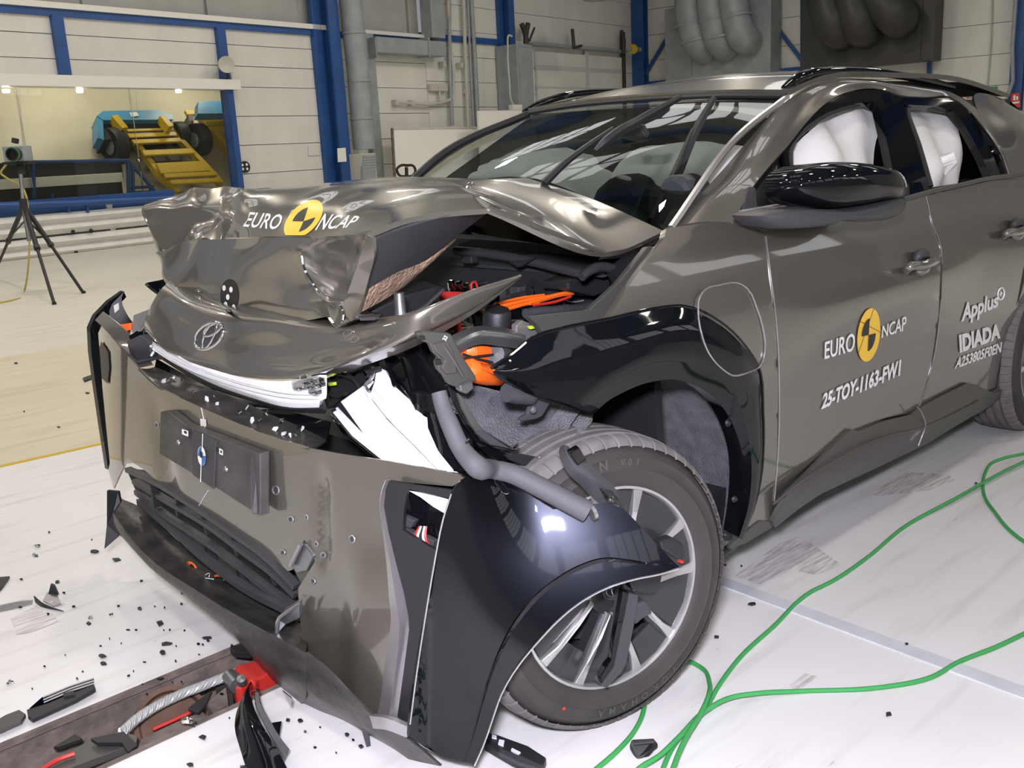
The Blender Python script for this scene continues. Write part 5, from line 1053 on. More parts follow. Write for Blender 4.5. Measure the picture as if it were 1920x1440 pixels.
for k, (u, v) in enumerate(((290, 277), (300, 302), (318, 300))): box('drive_part', AP(u, v, .25), (.4, .25, .2), 'black', TR, (DW, RUP, RN), .03)
T2 = empty('barrier_trolley', AP(400, 280), 'mirror image of the yellow trolley, built solid, at the right edge of the observation window, partly cut off', 'trolley'); T2['label'] = 'mirror image of the yellow trolley, built solid, cut off by the blue post right of the observation window'  # reflection of the first trolley, modelled as a solid second one
prism('barrier_face', [AP(u, v, .9) for u, v in px("372,190 435,189 435,212 371,213")], -RN * .2, 'cyan', T2); prism('barrier_block', [AP(u, v, .5) for u, v in px("353,214 363,213 363,232 355,233")], -RN * .3, 'ductdark', T2)
for s, w_ in (("348,213 435,210", .12), ("380,222 435,221", .16), ("385,233 435,232", .12), ("392,243 435,243", .12)): q = [AP(u, v, .45) for u, v in px(s)]; bar('cross_beam', q[0], q[1], w_, .08, 'tyellow', T2)
for s in ("375,215 398,248", "398,248 434,290"): q = [AP(u, v, .35) for u, v in px(s)]; bar('side_beam', q[0], q[1], .16, .2, 'tyellow', T2)
twheel(371, 262, .34, T2)
# sill rail and white guardrail in front of the wall
SR = empty('sill_rail', W(150, 390, .3), 'blue tubular rail along the window sill above the guardrail', 'railing')
tube('rail', [W(-60, 388, .35), W(150, 380, .35), W(345, 370, .35)], .06, 'steelblue', SR, 1, 10); wpx('kick_plate', -60, 384, 330, 390, .1, .2, 'steelblue', SR)
for x in (127, 163): rail('post', [W(x, 382, .3), W(x + 2, 398, .3)], .03, 'steelblue', SR)
GR_ = empty('guardrail', P(150, 474, z=0), 'white corrugated guardrail of stacked beams along the left wall', 'guardrail')
def wbeam(y0, y1, o):
    z0, z1 = wuz(135, y1, o)[1], wuz(135, y0, o)[1]; zz = np.linspace(z0, z1, 13); pr = [o + .05 * math.sin(t) for t in np.linspace(-math.pi / 2, 3.5 * math.pi, 13)]
    vs = []; 
    for u_ in (U0, 5.6): vs += [wpt(u_, z, q) for z, q in zip(zz, pr)]
    fs = [(i, i + 1, 13 + i + 1, 13 + i) for i in range(12)]; v2, f2 = thicken(vs, fs, .01); mesh('beam', v2, f2, 'guard', GR_, True, 60)
wbeam(398, 436, .30); wbeam(441, 478, .30)
for u_ in (-1.2, .9, 3.0, 5.1): wbox('post', u_ - .05, 0, u_ + .05, .78, .08, .24, 'guard', GR_)
for x, y in ((137, 435), (171, 433), (143, 474)): lathe('bolt', [(0, .02), (.03, .015), (.04, 0)], W(x, y, .34), NW, 'black', GR_, 10)
# ------------------------------------------------------------------ fittings of the left wall
def thing(name, at, label, cat, group=None): return empty(name, at, label, cat, group)
o = thing('floodlight', W(422, 140, .2), 'small round white floodlight on the blue mullion above the window', 'lamp')
lathe('lamp_head', [(.0, .06), (.13, .10), (.16, .12), (.15, .02), (.07, -.12), (0, -.14)], W(422, 122, .3), NW * .9 - DW * .35, 'cream', o, 24); tube('bracket', [W(424, 130, .25), W(427, 148, .2), W(414, 148, .12)], .02, 'black', o, 2, 6); tube('cable', [W(433, 122, .25), W(434, 150, .1), W(432, 162, .08)], .01, 'cream', o, 2, 5)
o = thing('target_disc', W(459, 313, .05), 'round black and white target disc on the wall right of the window', 'target')
lathe('disc', [(0, .03), (.115, .03), (.12, 0)], W(459, 313, .01), NW, 'black', o, 28)
for dx, dy in ((-5, -4), (4, -5), (-4, 4.5), (5, 4)): lathe('dot', [(0, .006), (.026, .006), (.028, 0)], W(459 + dx * .9, 313 + dy * .9, .04), NW, 'decal', o, 14)
def flat(name, s, label, cat, m, f=W, o=.02, n=None, ext=None):
    t = prism(name, [f(u, v, o) for u, v in px(s)], ext if ext is not None else (-NW * .012 if f is W else DW * .012), m); return tag(t, label, cat)
flat('paper_notice', "633,278 648,277 650,303 634,304", 'small white notice taped on the thick blue column', 'notice', 'paper', o=.40)
flat('paper_notice', "578,275 599,274 600,291 579,292", 'pale paper sheet on white wall left of the thick blue column', 'notice', 'wallw', o=.02)
# round and square ducts
o = thing('round_duct', W(680, 285, .4), 'tall round grey ventilation duct beside the thick blue column', 'duct')
tube('pipe', [W(655, -20, .45), W(672, 140, .45), W(683, 280, .45)], .25, 'galv', o, 1, 24)
for y, x in ((60, 663), (150, 673), (220, 678)): tube('joint_ring', [W(x, y, .45), W(x + .4, y + 4, .45)], .27, 'galv', o, 1, 24)
o = thing('square_duct', W(705, 320, .2), 'flat grey square duct with an elbow running along the wall top', 'duct')
wpx('riser', 682, 62, 722, 336, .02, .17, 'galv', o, .01); wpx('cross_duct', 706, 68, 838, 106, .05, .40, 'galv', o, .02); wpx('drop', 805, -30, 836, 72, .05, .40, 'galv', o, .02)
wpx('flange', 703, 70, 708, 108, .04, .42, 'galv', o); wpx('flange', 803, 70, 808, 106, .04, .43, 'galv', o)
o = thing('vent_box', W(690, 330, .4), 'beige louvred vent box at the foot of the round duct', 'vent')
wpx('casing', 677, 288, 708, 338, .25, .75, 'cream', o, .01)
for k in range(9): wpx('louvre', 680, 291 + 5 * k, 705, 294 + 5 * k, .7, .77, 'galv', o)
o = thing('cable_conduits', W(850, 240, .1), 'bundle of vertical conduits and pipes on the wall', 'pipe')
for s, r, m in (("838,-20 845,90 850,160 845,185 830,192 745,192", .035, 'cream'), ("842,-20 843,120 848,235", .05, 'galv'), ("868,-20 872,100 878,240", .05, 'cream'), ("876,-20 882,120 888,240", .035, 'galv'), ("882,-20 890,110 896,240", .06, 'galv')): tube('conduit', [W(u, v, .12) for u, v in px(s)], r, m, o, 3, 8)
for x, y in ((745, 192), (775, 193), (834, 120), (866, 122), (878, 170)): wpx('clip', x - 3, y - 5, x + 3, y + 5, .02, .16, 'cream', o)
o = thing('junction_box', W(825, 170, .1), 'small pale junction box beside the conduits', 'box'); wpx('casing', 808, 157, 840, 171, .02, .14, 'cream', o, .01); tube('stub', [W(824, 171, .1), W(825, 188, .1)], .03, 'cream', o, 1, 6); wpx('lid_screw', 822, 163, 824, 165, .14, .15, 'galv', o)
# leaning board, pallet-truck handle
o = thing('leaning_board', W(815, 330, .9), 'white framed board leaning against the wall behind the car', 'board')
bd = [W(735, 241, .5), W(893, 239, .5), W(897, 345, .9), W(741, 345, .9)]; prism('panel', [p + (0, 0, 0) for p in bd], -NW * .04, 'paper', o)
for i, j in ((0, 1), (0, 3), (1, 2)): tube('frame', [bd[i], bd[j]], .035, 'rust' if j == 3 else 'joint', o, 1, 4)
o = thing('pallet_truck_handle', W(762, 332, 1.2), 'black loop handle of a pallet truck in front of the board', 'handle')
tube('loop', [W(u, v, 1.2) for u, v in px("763,331 748,328 744,318 750,311 764,310 776,312 779,320 774,329 763,331")], .03, 'black', o, 3, 8, cap=False); tube('shaft', [W(762, 314, 1.2), W(763, 345, 1.2)], .04, 'black', o, 1, 8); tube('lever', [W(762, 312, 1.18), W(763, 322, 1.2)], .03, 'tyellow', o, 1, 6)
# roller door corner
o = thing('grey_cabinet', W(985, 205, .4), 'tall grey steel cabinet box mounted beside the narrow blue column', 'cabinet'); wpx('casing', 968, 82, 1003, 212, .05, .75, 'galv', o, .01); wpx('door', 972, 88, 1001, 206, .75, .77, 'galv', o, .004)
o = thing('looped_pipe', W(955, 150, .3), 'thin white looped pipe on the narrow blue column', 'pipe'); tube('pipe', [W(u, v, .85) for u, v in px("960,68 954,66 952,90 955,150 960,192 966,200")], .025, 'cream', o, 4, 6); wpx('socket_box', 962, 196, 980, 212, .80, .95, 'paper', o, .01)
o = thing('roller_door', W(1085, 200, .1), 'closed white roller door at the far corner of the hall', 'door')
wpx('leaf', 1006, 96, 1172, 330, .02, .10, 'wallw', o); wpx('lintel', 1000, 84, 1178, 95, .05, .25, 'galv', o); wpx('guide', 1172, 60, 1178, 330, .05, .25, 'ductdark', o)
for y in (130, 165, 200, 240): wpx('leaf_joint', 1006, y, 1172, y + 1.2, .09, .11, 'joint', o)
wpx('leaf_seam', 1103, 96, 1104.5, 330, .09, .115, 'joint', o)
for s, r in (("978,45 984,60 988,80", .07), ("990,44 986,66 986,82", .07), ("1002,52 992,78", .03), ("1073,54 1076,88", .05), ("1090,86 1076,90", .04), ("1165,58 1170,75 1168,100", .06)): tube('drive_part', [W(u, v, .3) for u, v in px(s)], r, 'ductdark', o, 2, 8)
o = thing('yellow_valve', W(1187, 92, .55), 'yellow valve on a pipe beside the corner column', 'valve'); lathe('body', [(0, .14), (.12, .12), (.16, 0), (.12, -.12), (0, -.14)], W(1187, 92, .55), DW, 'tyellow', o, 16); tube('pipe', [W(1180, 92, .55), W(1200, 93, .55)], .07, 'galv', o, 1, 8)
o = thing('low_panel', W(930, 240, .8), 'pale partition panel behind the car roof line', 'panel'); wpx('sheet', 897, 208, 1010, 340, 1.1, 1.16, 'paper', o); tube('top_rail', [W(897, 210, 1.13), W(1010, 207, 1.13)], .03, 'joint', o, 1, 6)
o = thing('hanging_lamp', W(1122, 0, 3), 'grey bell-shaped lamp hanging at the top edge of the hall', 'lamp'); lathe('shade', [(.0, .5), (.12, .45), (.3, .22), (.42, .0), (.38, -.02), (0, -.04)], W(1122, -2, 2.5), (0, 0, 1), 'galv', o, 24); tube('rod', [W(1122, -2, 2.5) + UZ * .5, W(1122, -2, 2.5) + UZ * 3], .02, 'galv', o, 1, 6)
# ------------------------------------------------------------------ back wall: columns, braces, ducts, signs
for k, (xa, xb, y) in enumerate(((1186, 1207, 80), (1893, 1917, 150))):
    a, b = kvz(xa, y, .3)[0], kvz(xb, y, .3)[0]; o = struct(kbox('trim_%d' % (20 + k), a, 0, b, HR, .0, .05, 'steelblue')); kbox('flange', a, 0, b, HR, .30, .35, 'steelblue', o); kbox('web', (a + b) / 2 - .03, 0, (a + b) / 2 + .03, HR, .05, .3, 'steelblue', o)
def brace(n_, s): return struct(tube('trim_%d' % n_, [K(u, v, .12) for u, v in px(s)], .07, 'steelblue', None, 1, 4))
brace(22, "1210,140 1275,30"); brace(23, "1412,-8 1503,112"); brace(24, "1208,157 1300,147 1504,128"); brace(25, "1505,-20 1505,140"); brace(26, "1744,80 1742,150"); brace(27, "1632,100 1632,140"); brace(28, "1850,198 1892,196")
def ductbox(name, label, rect, side, pipes, m, mp, pr):
    x0, y0, x1, y1 = rect; o = thing(name, K((x0 + x1) / 2, y1, .6), label, 'duct')
    kpx('plenum', x0, y0, x1, y1, .15, .9, m, o, .01); kpx('side_seam', side - 1, y0, side + 1, y1, .88, .93, m, o)
    for p in pipes:
        q = [K(u, v, 1.5) for u, v in px(p)]; q[-1] = K(*px(p)[-1], .9)
        tube('elbow_pipe', q, pr, mp, o, 4, 18)
    return o
o = ductbox('extraction_unit', 'pale grey extraction box with three elbow pipes on the back wall', (1246, 18, 1444, 142), 1296, ("1291,-30 1294,40 1305,75 1322,95", "1330,-30 1336,30 1345,70 1362,90", "1375,-30 1378,28 1390,66 1405,78"), 'galv', 'galv', .42)
kpx('bottom_spigot', 1322, 140, 1346, 160, .3, .8, 'galv', o)
for p in ((1293, 45), (1337, 35), (1381, 30), (1304, 76), (1348, 70)): tube('pipe_ring', [K(p[0], p[1], 1.5), K(p[0] + .6, p[1] + 4, 1.5)], .45, 'galv', o, 1, 18)
o = ductbox('extraction_unit', 'nearly black extraction box with three dark pipes on the back wall', (1504, -40, 1750, 112), 1724, ("1540,-40 1552,20 1565,50 1580,62", "1588,-40 1600,15 1612,45 1625,56", "1640,-50 1655,0 1680,30 1690,35"), 'ductdark', 'ductdark', .5); o['label'] = 'nearly black extraction box with three dark pipes, right of the pale one'
def sign(s, label, m, glyph):
    o = thing('fire_sign', K(*px(s)[2], .02), label, 'sign'); prism('plate', [K(u, v, .04) for u, v in px(s)], DW * .02, m, o)
    for g in glyph: prism('pictogram', [K(u, v, .05) for u, v in px(g)], DW * .008, 'decal', o)
sign("1811,164 1826,163 1827,183 1812,184", 'left red fire sign on the back wall at right', 'signred', ("1814,167 1818,167 1818,171 1815,172", "1819,169 1824,168 1823,174 1820,175", "1813,178 1826,177 1826,181 1813,182"))
sign("1829,163 1843,162 1844,183 1830,184", 'right red fire sign beside the green one', 'signred', ("1834,166 1839,165 1838,175 1835,175", "1831,178 1843,177 1843,181 1831,182"))
sign("1855,163 1870,162 1871,178 1856,179", 'green exit sign on the back wall', 'signgreen', ("1858,166 1864,165 1863,171 1859,172", "1865,168 1869,167 1868,175 1864,175"))
o = thing('fire_sign', K(1905, 200, .5), 'red fire extinguisher sign on the right blue column', 'sign'); prism('plate', [K(u, v, .42) for u, v in px("1895,175 1912,174 1913,201 1896,203")], DW * .02, 'signred', o)
for g in ("1900,179 1904,178 1904,188 1900,188", "1905,181 1909,180 1909,187 1906,188", "1897,192 1911,190 1911,193 1897,195"): prism('pictogram', [K(u, v, .43) for u, v in px(g)], DW * .008, 'decal', o)
o = thing('wall_cable', K(1855, 160, .05), 'thin conduit running down the back wall to the signs', 'cable'); tube('cable', [K(u, v, .05) for u, v in px("1861,-20 1858,80 1851,162")], .02, 'cream', o, 2, 6)
o = thing('column_conduit', K(1895, 160, .4), 'grey pipe beside the right blue column', 'pipe'); tube('pipe', [K(u, v, .5) for u, v in px("1906,-20 1898,90 1889,180 1884,186")], .05, 'galv', o, 3, 8)
# ------------------------------------------------------------------ camera on a tripod
t0 = P(75, 552, z=0); dd = np.linalg.norm(P(100, 572, z=0) - CAMC)
TP = empty('camera_tripod', t0, 'black tripod with box camera standing left behind the car', 'tripod')
apex = lambda u, v: CAMC + R(u, v) * ((t0 - CAMC) @ CAMR[:, 2] / (R(u, v) @ CAMR[:, 2]))
f1, f2_, f3_ = P(102, 571, z=.0), P(157, 550, z=.0), P(-14, 520, z=.0); tp = apex(45, 385)
for fp in (f1, f2_, f3_):
    md = tp * .55 + fp * .45
    l1 = tube('leg', [tp, md], .028, 'black', TP, 1, 8); l2 = tube('lower_leg', [md, fp + (fp - md) * -.01], .018, 'black', TP, 1, 8); tube('leg_clamp', [md - (fp - tp) * .015, md + (fp - tp) * .015], .036, 'matt', TP, 1, 8); lathe('foot', [(0, 0), (.025, 0), (.022, .03), (0, .03)], fp, (0, 0, 1), 'black', TP, 10)
    tube('brace', [tp * .6 + apex(55, 450) * .4, tp * .6 + fp * .4], .010, 'black', TP, 1, 6)
tube('centre_column', [apex(38, 318), apex(46, 400), apex(55, 452)], .024, 'steel', TP, 1, 10); tube('crown', [apex(44, 374), apex(46, 392)], .05, 'black', TP, 1, 10); tube('pan_head', [apex(38, 306), apex(40, 326)], .04, 'black', TP, 1, 10)
ca = apex(34, 290); cx_ = np.array(CAMR[:, 2]) * (1, 1, 0); cx_ /= np.linalg.norm(cx_); cs_ = np.cross(UZ, cx_)
box('camera_body', ca, (.22, .25, .20), 'galv', TP, (cx_, cs_, UZ), .01); lathe('lens', [(0, .02), (.05, .01), (.075, .0), (.08, .06), (.075, .10), (.06, .10), (.055, .04), (0, .03)][::-1], apex(39, 289) - cx_ * .12, -cx_, 'black', TP, 24); tube('lens_ring', [apex(39, 289) - cx_ * .20 + (cs_ * math.cos(t) + UZ * math.sin(t)) * .078 for t in np.linspace(0, 6.283, 24)], .006, 'green', TP, 1, 6, cap=False)
tube('top_knob', [apex(28, 268), apex(29, 260)], .04, 'black', TP, 1, 10); box('base_plate', apex(36, 305), (.2, .3, .03), 'black', TP, (cx_, cs_, UZ))
tube('cable', [apex(12, 308), apex(2, 325), apex(10, 332), apex(36, 345), apex(54, 430), apex(53, 500), P(46, 545, z=.02), P(25, 562, z=.01), P(-5, 568, z=.01), P(-40, 566, z=.01)], .012, 'ycable', TP, 6, 6)['label'] = 'yellow cable hanging down to the floor'
# ------------------------------------------------------------------ pulling slot: rope, pulley, red shoe
def G(u, v, z=0.0): return P(u, v, z=z)
def gp(name, s, z, t, m, label=None, cat=None, group=None, bevel=.001, tilt=None):
    q = px(s); zz = tilt or [z] * len(q); o = prism(name, [G(u, v, h) for (u, v), h in zip(q, zz)], (0, 0, -t), m, None, bevel); return tag(o, label, cat, group)
RP = []
pts = [G(229, 1373, -.005), G(254, 1350, -.004), G(283, 1330, -.004), G(325, 1308, -.004), G(385, 1284, -.004), G(446, 1260, -.004)]
RO = empty('pull_rope', pts[2], 'twisted steel rope lying in the floor slot', 'rope')
cl = spline(pts, 14)
for k in range(6):
    st = []
    for i, c in enumerate(cl):
        d = cl[min(i + 1, len(cl) - 1)] - cl[max(i - 1, 0)]; d /= np.linalg.norm(d); s_ = np.cross(d, UZ); s_ /= np.linalg.norm(s_); th = i * .55 + k * math.pi / 3
        st.append(c + s_ *   .008 * math.cos(th) + np.cross(s_, d) * .008 * math.sin(th))
    tube('strand', st, .006, 'rope', RO, 1, 6)
PU = empty('rope_pulley', G(310, 1350, -.05), 'rusty brown pulley wheel sunk in the floor slot', 'pulley')
pc = G(322, 1362, -.10); sn3 = np.array([SN[0], SN[1], 0]); sd3 = np.array([SD[0], SD[1], 0])
M['rustwheel'] = mat('rusty_pulley', (.20, .11, .075), .6, .3, var=.5, vscale=8)
lathe('wheel', [(0, .02), (.085, .02), (.09, .012), (.092, .025), (.105, .025), (.105, -.01), (.09, -.02), (0, -.02)], pc, -sn3 * .75 + UZ * .66, 'rustwheel', PU, 40); tube('red_mark', [pc + np.array((-.04, -.02, .035)) + sd3 * t + UZ * .012 - sn3 * .03 for t in (-.03, .09)], .006, 'red', PU, 1, 5)
gp('rusty_deck', '258,1402 266,1384 330,1354 380,1334 392,1346 340,1368', -.004, .05, 'rust', 'rusty deck plate along the near edge of the slot, in front of the pulley', 'plate')
RS = empty('red_shoe', G(460, 1265, 0), 'red steel shoe gripping the rope under the bumper', 'clamp')
prism('body', [G(u, v, .02) for u, v in px("430,1262 446,1246 470,1240 500,1236 520,1252 484,1272 478,1284 468,1276 452,1288 440,1288")], UZ * -.07, 'red', RS, .006); lathe('pin', [(0, .01), (.012, .008), (.014, -.01)], G(453, 1275, .05), (-.3, -.5, 1), 'steel', RS, 14); tube('roller', [G(431, 1268, .02), G(446, 1286, .02)], .022, 'steel', RS, 1, 14)
o = mesh('slot_bracket', *(lambda q: (q, [(0, 1, 2, 3)]))([G(384, 1316, -.02), G(440, 1286, -.02), G(520, 1262, -.02), G(420, 1330, -.03)]), 'rust'); bpy.data.objects.remove(o)
gp('steel_bracket', "386,1318 424,1288 428,1318 400,1338", -.01, .05, 'rust', 'rusty steel block in the slot beside the red shoe', 'bracket')
gp('steel_bracket', "404,1290 436,1276 436,1300 410,1308", -.03, .05, 'ductdark', 'dark steel block between pulley and red shoe', 'bracket')
gp('slot_cover', "236,1372 258,1380 256,1392 130,1440 70,1452 100,1432 170,1385 200,1378", -.01, .02, 'rocker', 'olive dark plate lying over the slot at the bottom edge', 'plate')
gp('black_flap', "170,1384 232,1371 258,1396 240,1410 228,1392 182,1392", .008, .01, 'matt', 'black torn flap on the slot beside the dark plate', 'shard')
gp('black_wedge', "352,1328 372,1312 398,1295 386,1320 372,1336 360,1332", .012, .008, 'matt', 'black curled wedge lying on the rusty pulley', 'shard')
gp('black_wedge', "100,1400 140,1376 154,1384 130,1392 110,1400", -.02, .01, 'matt', 'crumpled black scrap lying in the slot left of the plate', 'shard')
tag(tube('red_strip', [G(75, 1445, .0), G(110, 1424, .0), G(140, 1413, .0)], .006, 'red', None, 3, 6), 'thin red strip in the slot at the bottom left', 'strip')
gp('lens_fragment', "338,1344 352,1343 369,1352 365,1358 340,1352", .012, .01, 'clear', 'pale lens fragment on the slot edge by the pulley', 'fragment')
# ------------------------------------------------------------------ larger debris on the white floor
o = empty('trim_shard', G(480, 1400), 'large curved black trim piece with clear lens strip lying before the bumper', 'shard')
lp = PP("470,1290,.02 445,1330,.03 440,1362,.03 452,1410,.02 468,1460,.01", ax='z'); rp_ = PP("471,1292,.025 474,1320,.06 492,1360,.07 520,1405,.06 548,1460,.04", ax='z')
patch('black_shell', [lp, [(np.array(a) + np.array(b)) / 2 + (0, 0, .02) for a, b in zip(lp, rp_)], rp_], 'gloss', o, 5, 4, thick=.004)
patch('lens_strip', [PP("476,1296,.05 478,1318,.06 492,1352,.07 512,1388,.065 533,1422,.05", ax='z'), PP("486,1293,.05 489,1316,.06 506,1350,.065 528,1386,.06 543,1405,.045", ax='z')], 'clear', o, 5, 2, thick=.012)
patch('lens_back', [PP("478,1298,.045 480,1318,.055 494,1352,.062 514,1388,.058 534,1420,.045", ax='z'), PP("484,1296,.045 487,1316,.055 503,1350,.058 524,1386,.052 540,1405,.04", ax='z')], 'lamp', o, 5, 2, thick=.002)
prism('wing', PP("510,1355,.05 528,1352,.04 524,1378,.03", ax='z'), (0, 0, -.006), 'gloss', o); prism('clip', PP("516,1418,.03 528,1412,.04 532,1424,.03 520,1428,.02", ax='z'), (0, 0, -.02), 'silver', o, .003)
tag(tube('wire_ring', [G(470, 1296, .03), G(484, 1292, .04), G(488, 1300, .04), G(476, 1304, .03)], .002, 'clear', None, 3, 5), 'thin clear wire loop at the tip of the curved trim', 'wire')
o = empty('bumper_strip', G(90, 1320), 'long dark strip with clear lens edge at the lower left', 'shard')
prism('strip', [G(u, v, .02) for u, v in px("50,1330 90,1318 176,1282 179,1290 140,1312 60,1348 52,1342")], (0, 0, -.012), 'matt', o, .002); prism('lens', [G(u, v, .022) for u, v in px("55,1328 80,1306 130,1285 176,1270 176,1282 90,1316")], (0, 0, -.004), 'clear', o); prism('tail', [G(u, v, .02) for u, v in px("-20,1358 10,1340 36,1330 48,1338 40,1350 0,1368 -30,1372")], (0, 0, -.012), 'rocker', o, .002); prism('tip', [G(u, v, .026) for u, v in px("118,1300 138,1294 140,1302 120,1306")], (0, 0, -.008), 'matt', o)
o = empty('lens_shard', G(92, 1130), 'silver and black curved shard with upright fin on the left floor', 'shard')
patch('black_curl', [PP("63,1118,.035 75,1128,.02 95,1138,.012 119,1147,.004", ax='z'), PP("66,1130,.004 78,1138,.004 98,1143,.004 119,1147,.002", ax='z')], 'matt', o, 4, 2, thick=.003); prism('silver_piece', [G(80, 1126, .01), G(88, 1110, .03), G(106, 1112, .03), G(116, 1132, .01), G(100, 1136, .006)], (0, 0, -.004), 'silver', o, .001); prism('fin', [G(90, 1114, .03), G(95, 1095, .07), G(101, 1098, .07), G(109, 1116, .03)], (.006, .006, 0), 'matt', o, .001)
gp('clear_strip', "0,1134 40,1126 62,1124 60,1132 20,1142 0,1146", .004, .004, 'clear', 'clear flat plastic strip beside the finned shard at left', 'fragment')
gp('dark_corner_piece', "-8,1082 18,1080 4,1100 -8,1112", .01, .008, 'matt', 'dark corner piece cut off by the left edge', 'shard')
o = empty('rail_fragment', G(955, 1408), 'long black trim rail with clips lying under the bumper corner', 'trim')
prism('rail', [G(u, v, .03) for u, v in px("910,1372 930,1376 990,1398 1024,1420 1020,1432 1006,1440 960,1424 908,1394")], (0, 0, -.02), 'matt', o, .003); prism('flange', [G(u, v, .036) for u, v in px("938,1402 985,1420 1020,1436 1012,1442 975,1430 935,1410")], (0, 0, -.01), 'dark', o, .002)
for s in ("922,1376 931,1379 931,1384 922,1382", "936,1386 946,1388 944,1398 934,1394", "960,1402 976,1410 970,1414 958,1406"): prism('clip', [G(u, v, .034) for u, v in px(s)], (0, 0, -.006), 'lamp', o)
o = empty('broken_cover', G(1204, 1405), 'small black plastic cap between the green cables', 'cap')
prism('shell', [G(u, v, h) for (u, v), h in zip(px("1184,1386 1226,1384 1234,1394 1222,1402 1218,1410 1196,1424 1180,1396"), (.03, .03, .02, .025, .01, .0, .02))], (0, 0, -.012), 'matt', o, .003); prism('rim', [G(u, v, .034) for u, v in px("1186,1386 1226,1384 1228,1390 1188,1394")], (0, 0, -.006), 'dark', o, .002)
o = tag(prism('black_bracket', [G(u, v, .02) for u, v in px("433,1206 440,1210 455,1208 470,1224 440,1222 431,1214")], (0, 0, -.02), 'matt', None, .002), 'black bracket scrap in the shadow under the lip', 'shard')
tag(prism('dark_block', [G(u, v, .012) for u, v in px("155,708 172,702 174,708 158,714")], (0, 0, -.02), 'matt', None, .002), 'dark square block on the beige floor beside the far bumper corner', 'block')
# small scraps, one object each: x, y, size in pixels, turn, what it is
SCR = [(220, 1048, 11, 4, 'black pointed scrap nearest under the torn corner flap'), (301, 1167, 10, 7, 'large black five-sided scrap in the middle of the left floor'), (312, 1206, 15, 4, 'long black sliver below the five-sided scrap'), (388, 1195, 11, 3, 'thin black sliver nearest the bumper lip'), (305, 1222, 6, 4, 'small black scrap just under the long sliver'), (191, 1228, 9, 4, 'grey-edged black scrap at left centre'), (193, 1243, 7, 4, 'twisted black scrap under the grey-edged one'), (300, 1271, 8, 3, 'black scrap above the slot edge'), (262, 1140, 6, 3, 'short black scrap left of the lip shadow'), (166, 1168, 5, 4, 'small star-shaped black scrap'), (381, 1380, 9, 5, 'black triangular scrap right of the dark slot plate'), (562, 1350, 6, 5, 'black scrap right of the curved trim, larger of two'), (540, 1349, 4, 3, 'black scrap right of the curved trim, smaller of two'), (650, 1376, 5, 4, 'grey scrap left of the hanging strip'), (677, 1398, 5, 4, 'dark scrap beside the hanging strip'), (1344, 1193, 7, 3, 'small dark scrap on the floor right of the front tyre'), (1666, 1337, 7, 4, 'small black scrap at lower right between cables'), (1410, 1131, 8, 3, 'dark bolt hole plug beside the floor joint'), (164, 736, 6, 2, 'dark scrap on the beige floor near the far corner'), (176, 1032, 9, 3, 'bent dark scrap left of the torn corner flap'), (108, 1090, 6, 3, 'curved dark scrap behind the finned shard'), (357, 1432, 8, 4, 'black scrap at the bottom edge by the slot'), (455, 1437, 9, 4, 'black scrap at the bottom edge under the curved trim')]
def scrap(u, v, s, h, seed):
    rg = random.Random(seed); n = rg.randint(4, 6); a0 = rg.random() * 6.28; q = []
    for i in range(n):
        t = a0 + 6.283 * i / n; r = rg.uniform(.6, 1.1); q.append((u + s * r * math.cos(t), v + h * r * math.sin(t)))
    return prism('plastic_scrap', [G(a, b, .004 + rg.uniform(0, .006)) for a, b in q], (0, 0, -.004), 'gloss' if seed % 3 == 0 else 'matt')
for k, (u, v, s, h, lab) in enumerate(SCR): tag(scrap(u, v, s, h, k * 3 + 1), lab, 'scrap')
TINY = "92,997 172,1011 340,1131 341,1110 346,1181 329,1238 270,1240 275,1300 242,1265 240,1266 122,1227 144,1271 38,1137 206,1151 188,1210 265,1088 222,1135 290,1136 308,1138 227,1205 330,1210 373,1226 322,1277 340,1277 250,1257 83,1248 155,1258 267,1282 372,1206 380,1207 307,1180 255,1180 240,1180 205,1196 14,1280 600,1362 572,1370 590,1400 630,1410 505,1400 662,1386 430,1345 390,1200 120,1110 138,1136 210,1150 346,1035 264,1089 318,1180 415,1300 1700,1206 1830,905 1390,1060 1480,890 1360,1058 90,1150 40,1085 60,1290 30,680 110,800 45,770"
for k, (u, v) in enumerate(px(TINY)): tag(scrap(u, v, random.uniform(1.4, 4.2), random.uniform(.8, 1.9), 200 + k), 'tiny black plastic crumb scattered on the floor', 'crumb', 'tiny black crumbs scattered on the floor')
for k, (u, v) in enumerate(((70, 1022), (66, 1040), (20, 1276), (170, 1156))):
    o = scrap(u, v, 7, 4, 400 + k); o.data.materials.clear(); o.data.materials.append(M['clear']); o.name = 'clear_flake'; tag(o, ('upper clear plastic flake on the left floor', 'lower clear plastic flake on the left floor', 'clear flake at the far left above the long strip', 'pale clear flake beside the star-shaped scrap')[k], 'flake')
# scuffs worn into the floor paint (tyre and drag marks)
M['scuffmark'] = mat('floor_scuff', (.40, .36, .35), .5, var=.5, vscale=16, vcol=(.74, .73, .74), vstretch=(.5, 5, 1), detail=6)
for k, s in enumerate(("1378,1080 1460,1020 1500,1005 1520,1018 1580,1060 1530,1078 1480,1068 1430,1098", "1630,925 1700,885 1780,890 1790,900 1740,920 1690,925 1640,930", "20,1160 60,1140 100,1150 110,1165 60,1185 30,1190", "1480,1285 1510,1262 1532,1268 1520,1280 1490,1295")):
    v2, f2 = tri2d(px(s), 12); vs = [G(u, v, .0012) for u, v in v2]; f3 = []
    for f in f2:
        a, b, c = (vs[i] for i in f[:3]); f3.append(f if np.cross(b - a, c - a)[2] > 0 else f[::-1])
    struct(mesh('trim_%d' % (40 + k), vs, f3, 'scuffmark', None, False))
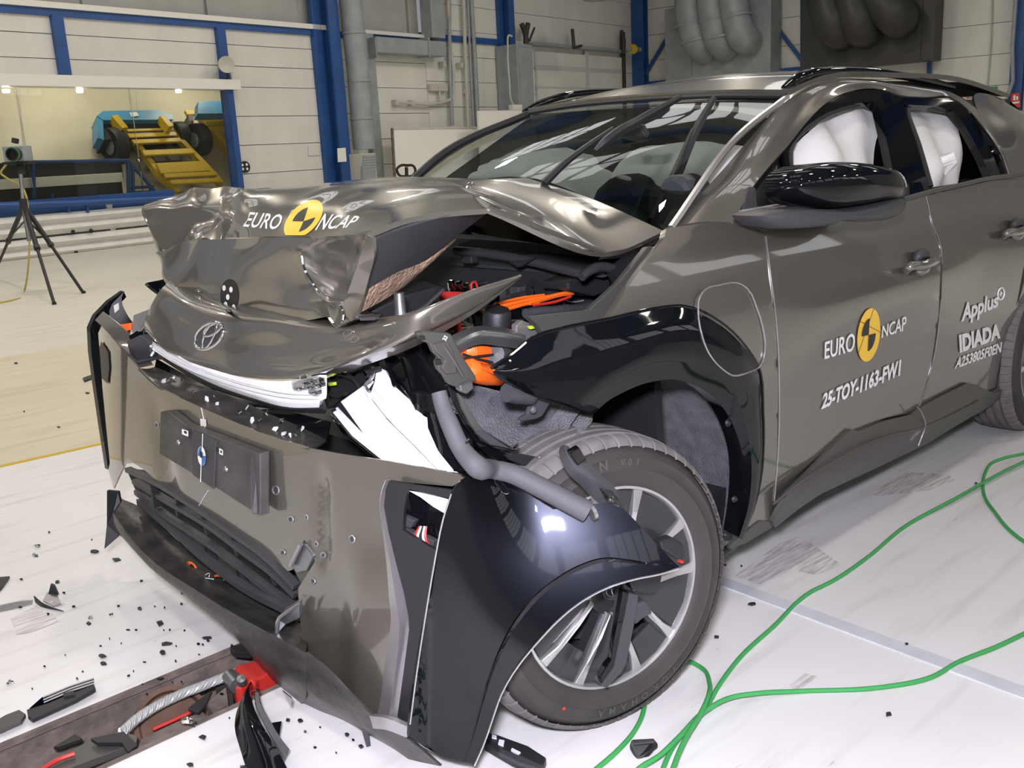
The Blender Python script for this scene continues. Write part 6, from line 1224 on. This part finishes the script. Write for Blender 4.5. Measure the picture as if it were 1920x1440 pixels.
# ------------------------------------------------------------------ lens pieces on the bumper shelf
SHF = surf_of(SHELF, .003)
GL = "307,716,12 320,718,8 325,712,6 363,738,7 388,752,6 402,750,4 408,760,6 449,777,12 463,768,6 500,780,9 473,792,8 487,794,7 518,806,9 530,796,7 532,816,7 553,819,8 544,821,4 559,805,6 568,808,5 340,711,5"
for k, (u, v, s) in enumerate(tuple(map(float, t.split(','))) for t in GL.split()):
    rg = random.Random(900 + k); n = rg.randint(4, 5); base = SHF(u, v); q = []
    for i in range(n):
        t = rg.random() * .6 + 6.283 * i / n; r = s / 1810 * 2.9 * rg.uniform(.7, 1.3); q.append(base + np.array((.5 * r * math.sin(t), r * math.cos(t), .004 + rg.uniform(0, .012) + .35 * r * math.sin(t))))
    tag(prism('lens_splinter', q, (0, 0, -.006), 'clear' if k % 2 else 'lamp', None, .001), 'clear lens splinter lying on the dark bumper shelf', 'splinter', 'clear lens splinters on the bumper shelf')
# ------------------------------------------------------------------ green cables
def gcable(s, label, lift=(), r=.0062):
    q = px(s); zz = [r * (1 + dict(lift).get(i, 0)) for i in range(len(q))]
    tag(tube('signal_cable', [G(u, v, z) for (u, v), z in zip(q, zz)], r, 'green', None, 8, 8), label, 'cable')
gcable("2300,700 2120,770 1960,833 1921,850 1885,858 1860,868 1848,885 1843,910 1848,935 1865,960 1900,1000 1925,1018 1985,1045 2040,1048 2110,1040", 'green cable looping at the right edge behind the car')
gcable("2320,715 2130,785 1960,840 1921,865 1880,885 1800,930 1700,985 1620,1050 1560,1090 1520,1110 1450,1175 1390,1230 1345,1290 1322,1330 1300,1355 1262,1400 1240,1450 1225,1500 1215,1600 1230,1750", 'long green cable running diagonally from the rear wheel', ((2, 2), (3, 2), (4, 2), (5, 2)))
gcable("2500,960 2300,1030 2120,1100 1970,1165 1921,1188 1870,1212 1800,1240 1740,1272 1640,1290 1500,1296 1420,1300 1370,1308 1320,1335 1270,1385 1235,1418 1200,1440 1160,1480 1080,1580 1020,1700", 'green cable crossing the lower right floor from the right edge', ((10, 2), (11, 2.4), (12, 2.4), (13, 2.4), (14, 2.4), (15, 2.4)))
gcable("1262,1240 1290,1240 1315,1252 1330,1280 1328,1305 1315,1335 1285,1385 1262,1440 1248,1500 1250,1600 1290,1750", 'green cable emerging right of the front tyre in a bend', ((3, 2), (4, 4.8), (5, 4.8), (6, 4.8), (7, 4.8), (8, 4.8)))
gcable("1202,1296 1208,1310 1206,1335 1190,1370 1150,1415 1115,1445 1070,1490 1000,1580 940,1700", 'green cable under the front tyre running to the bottom edge')
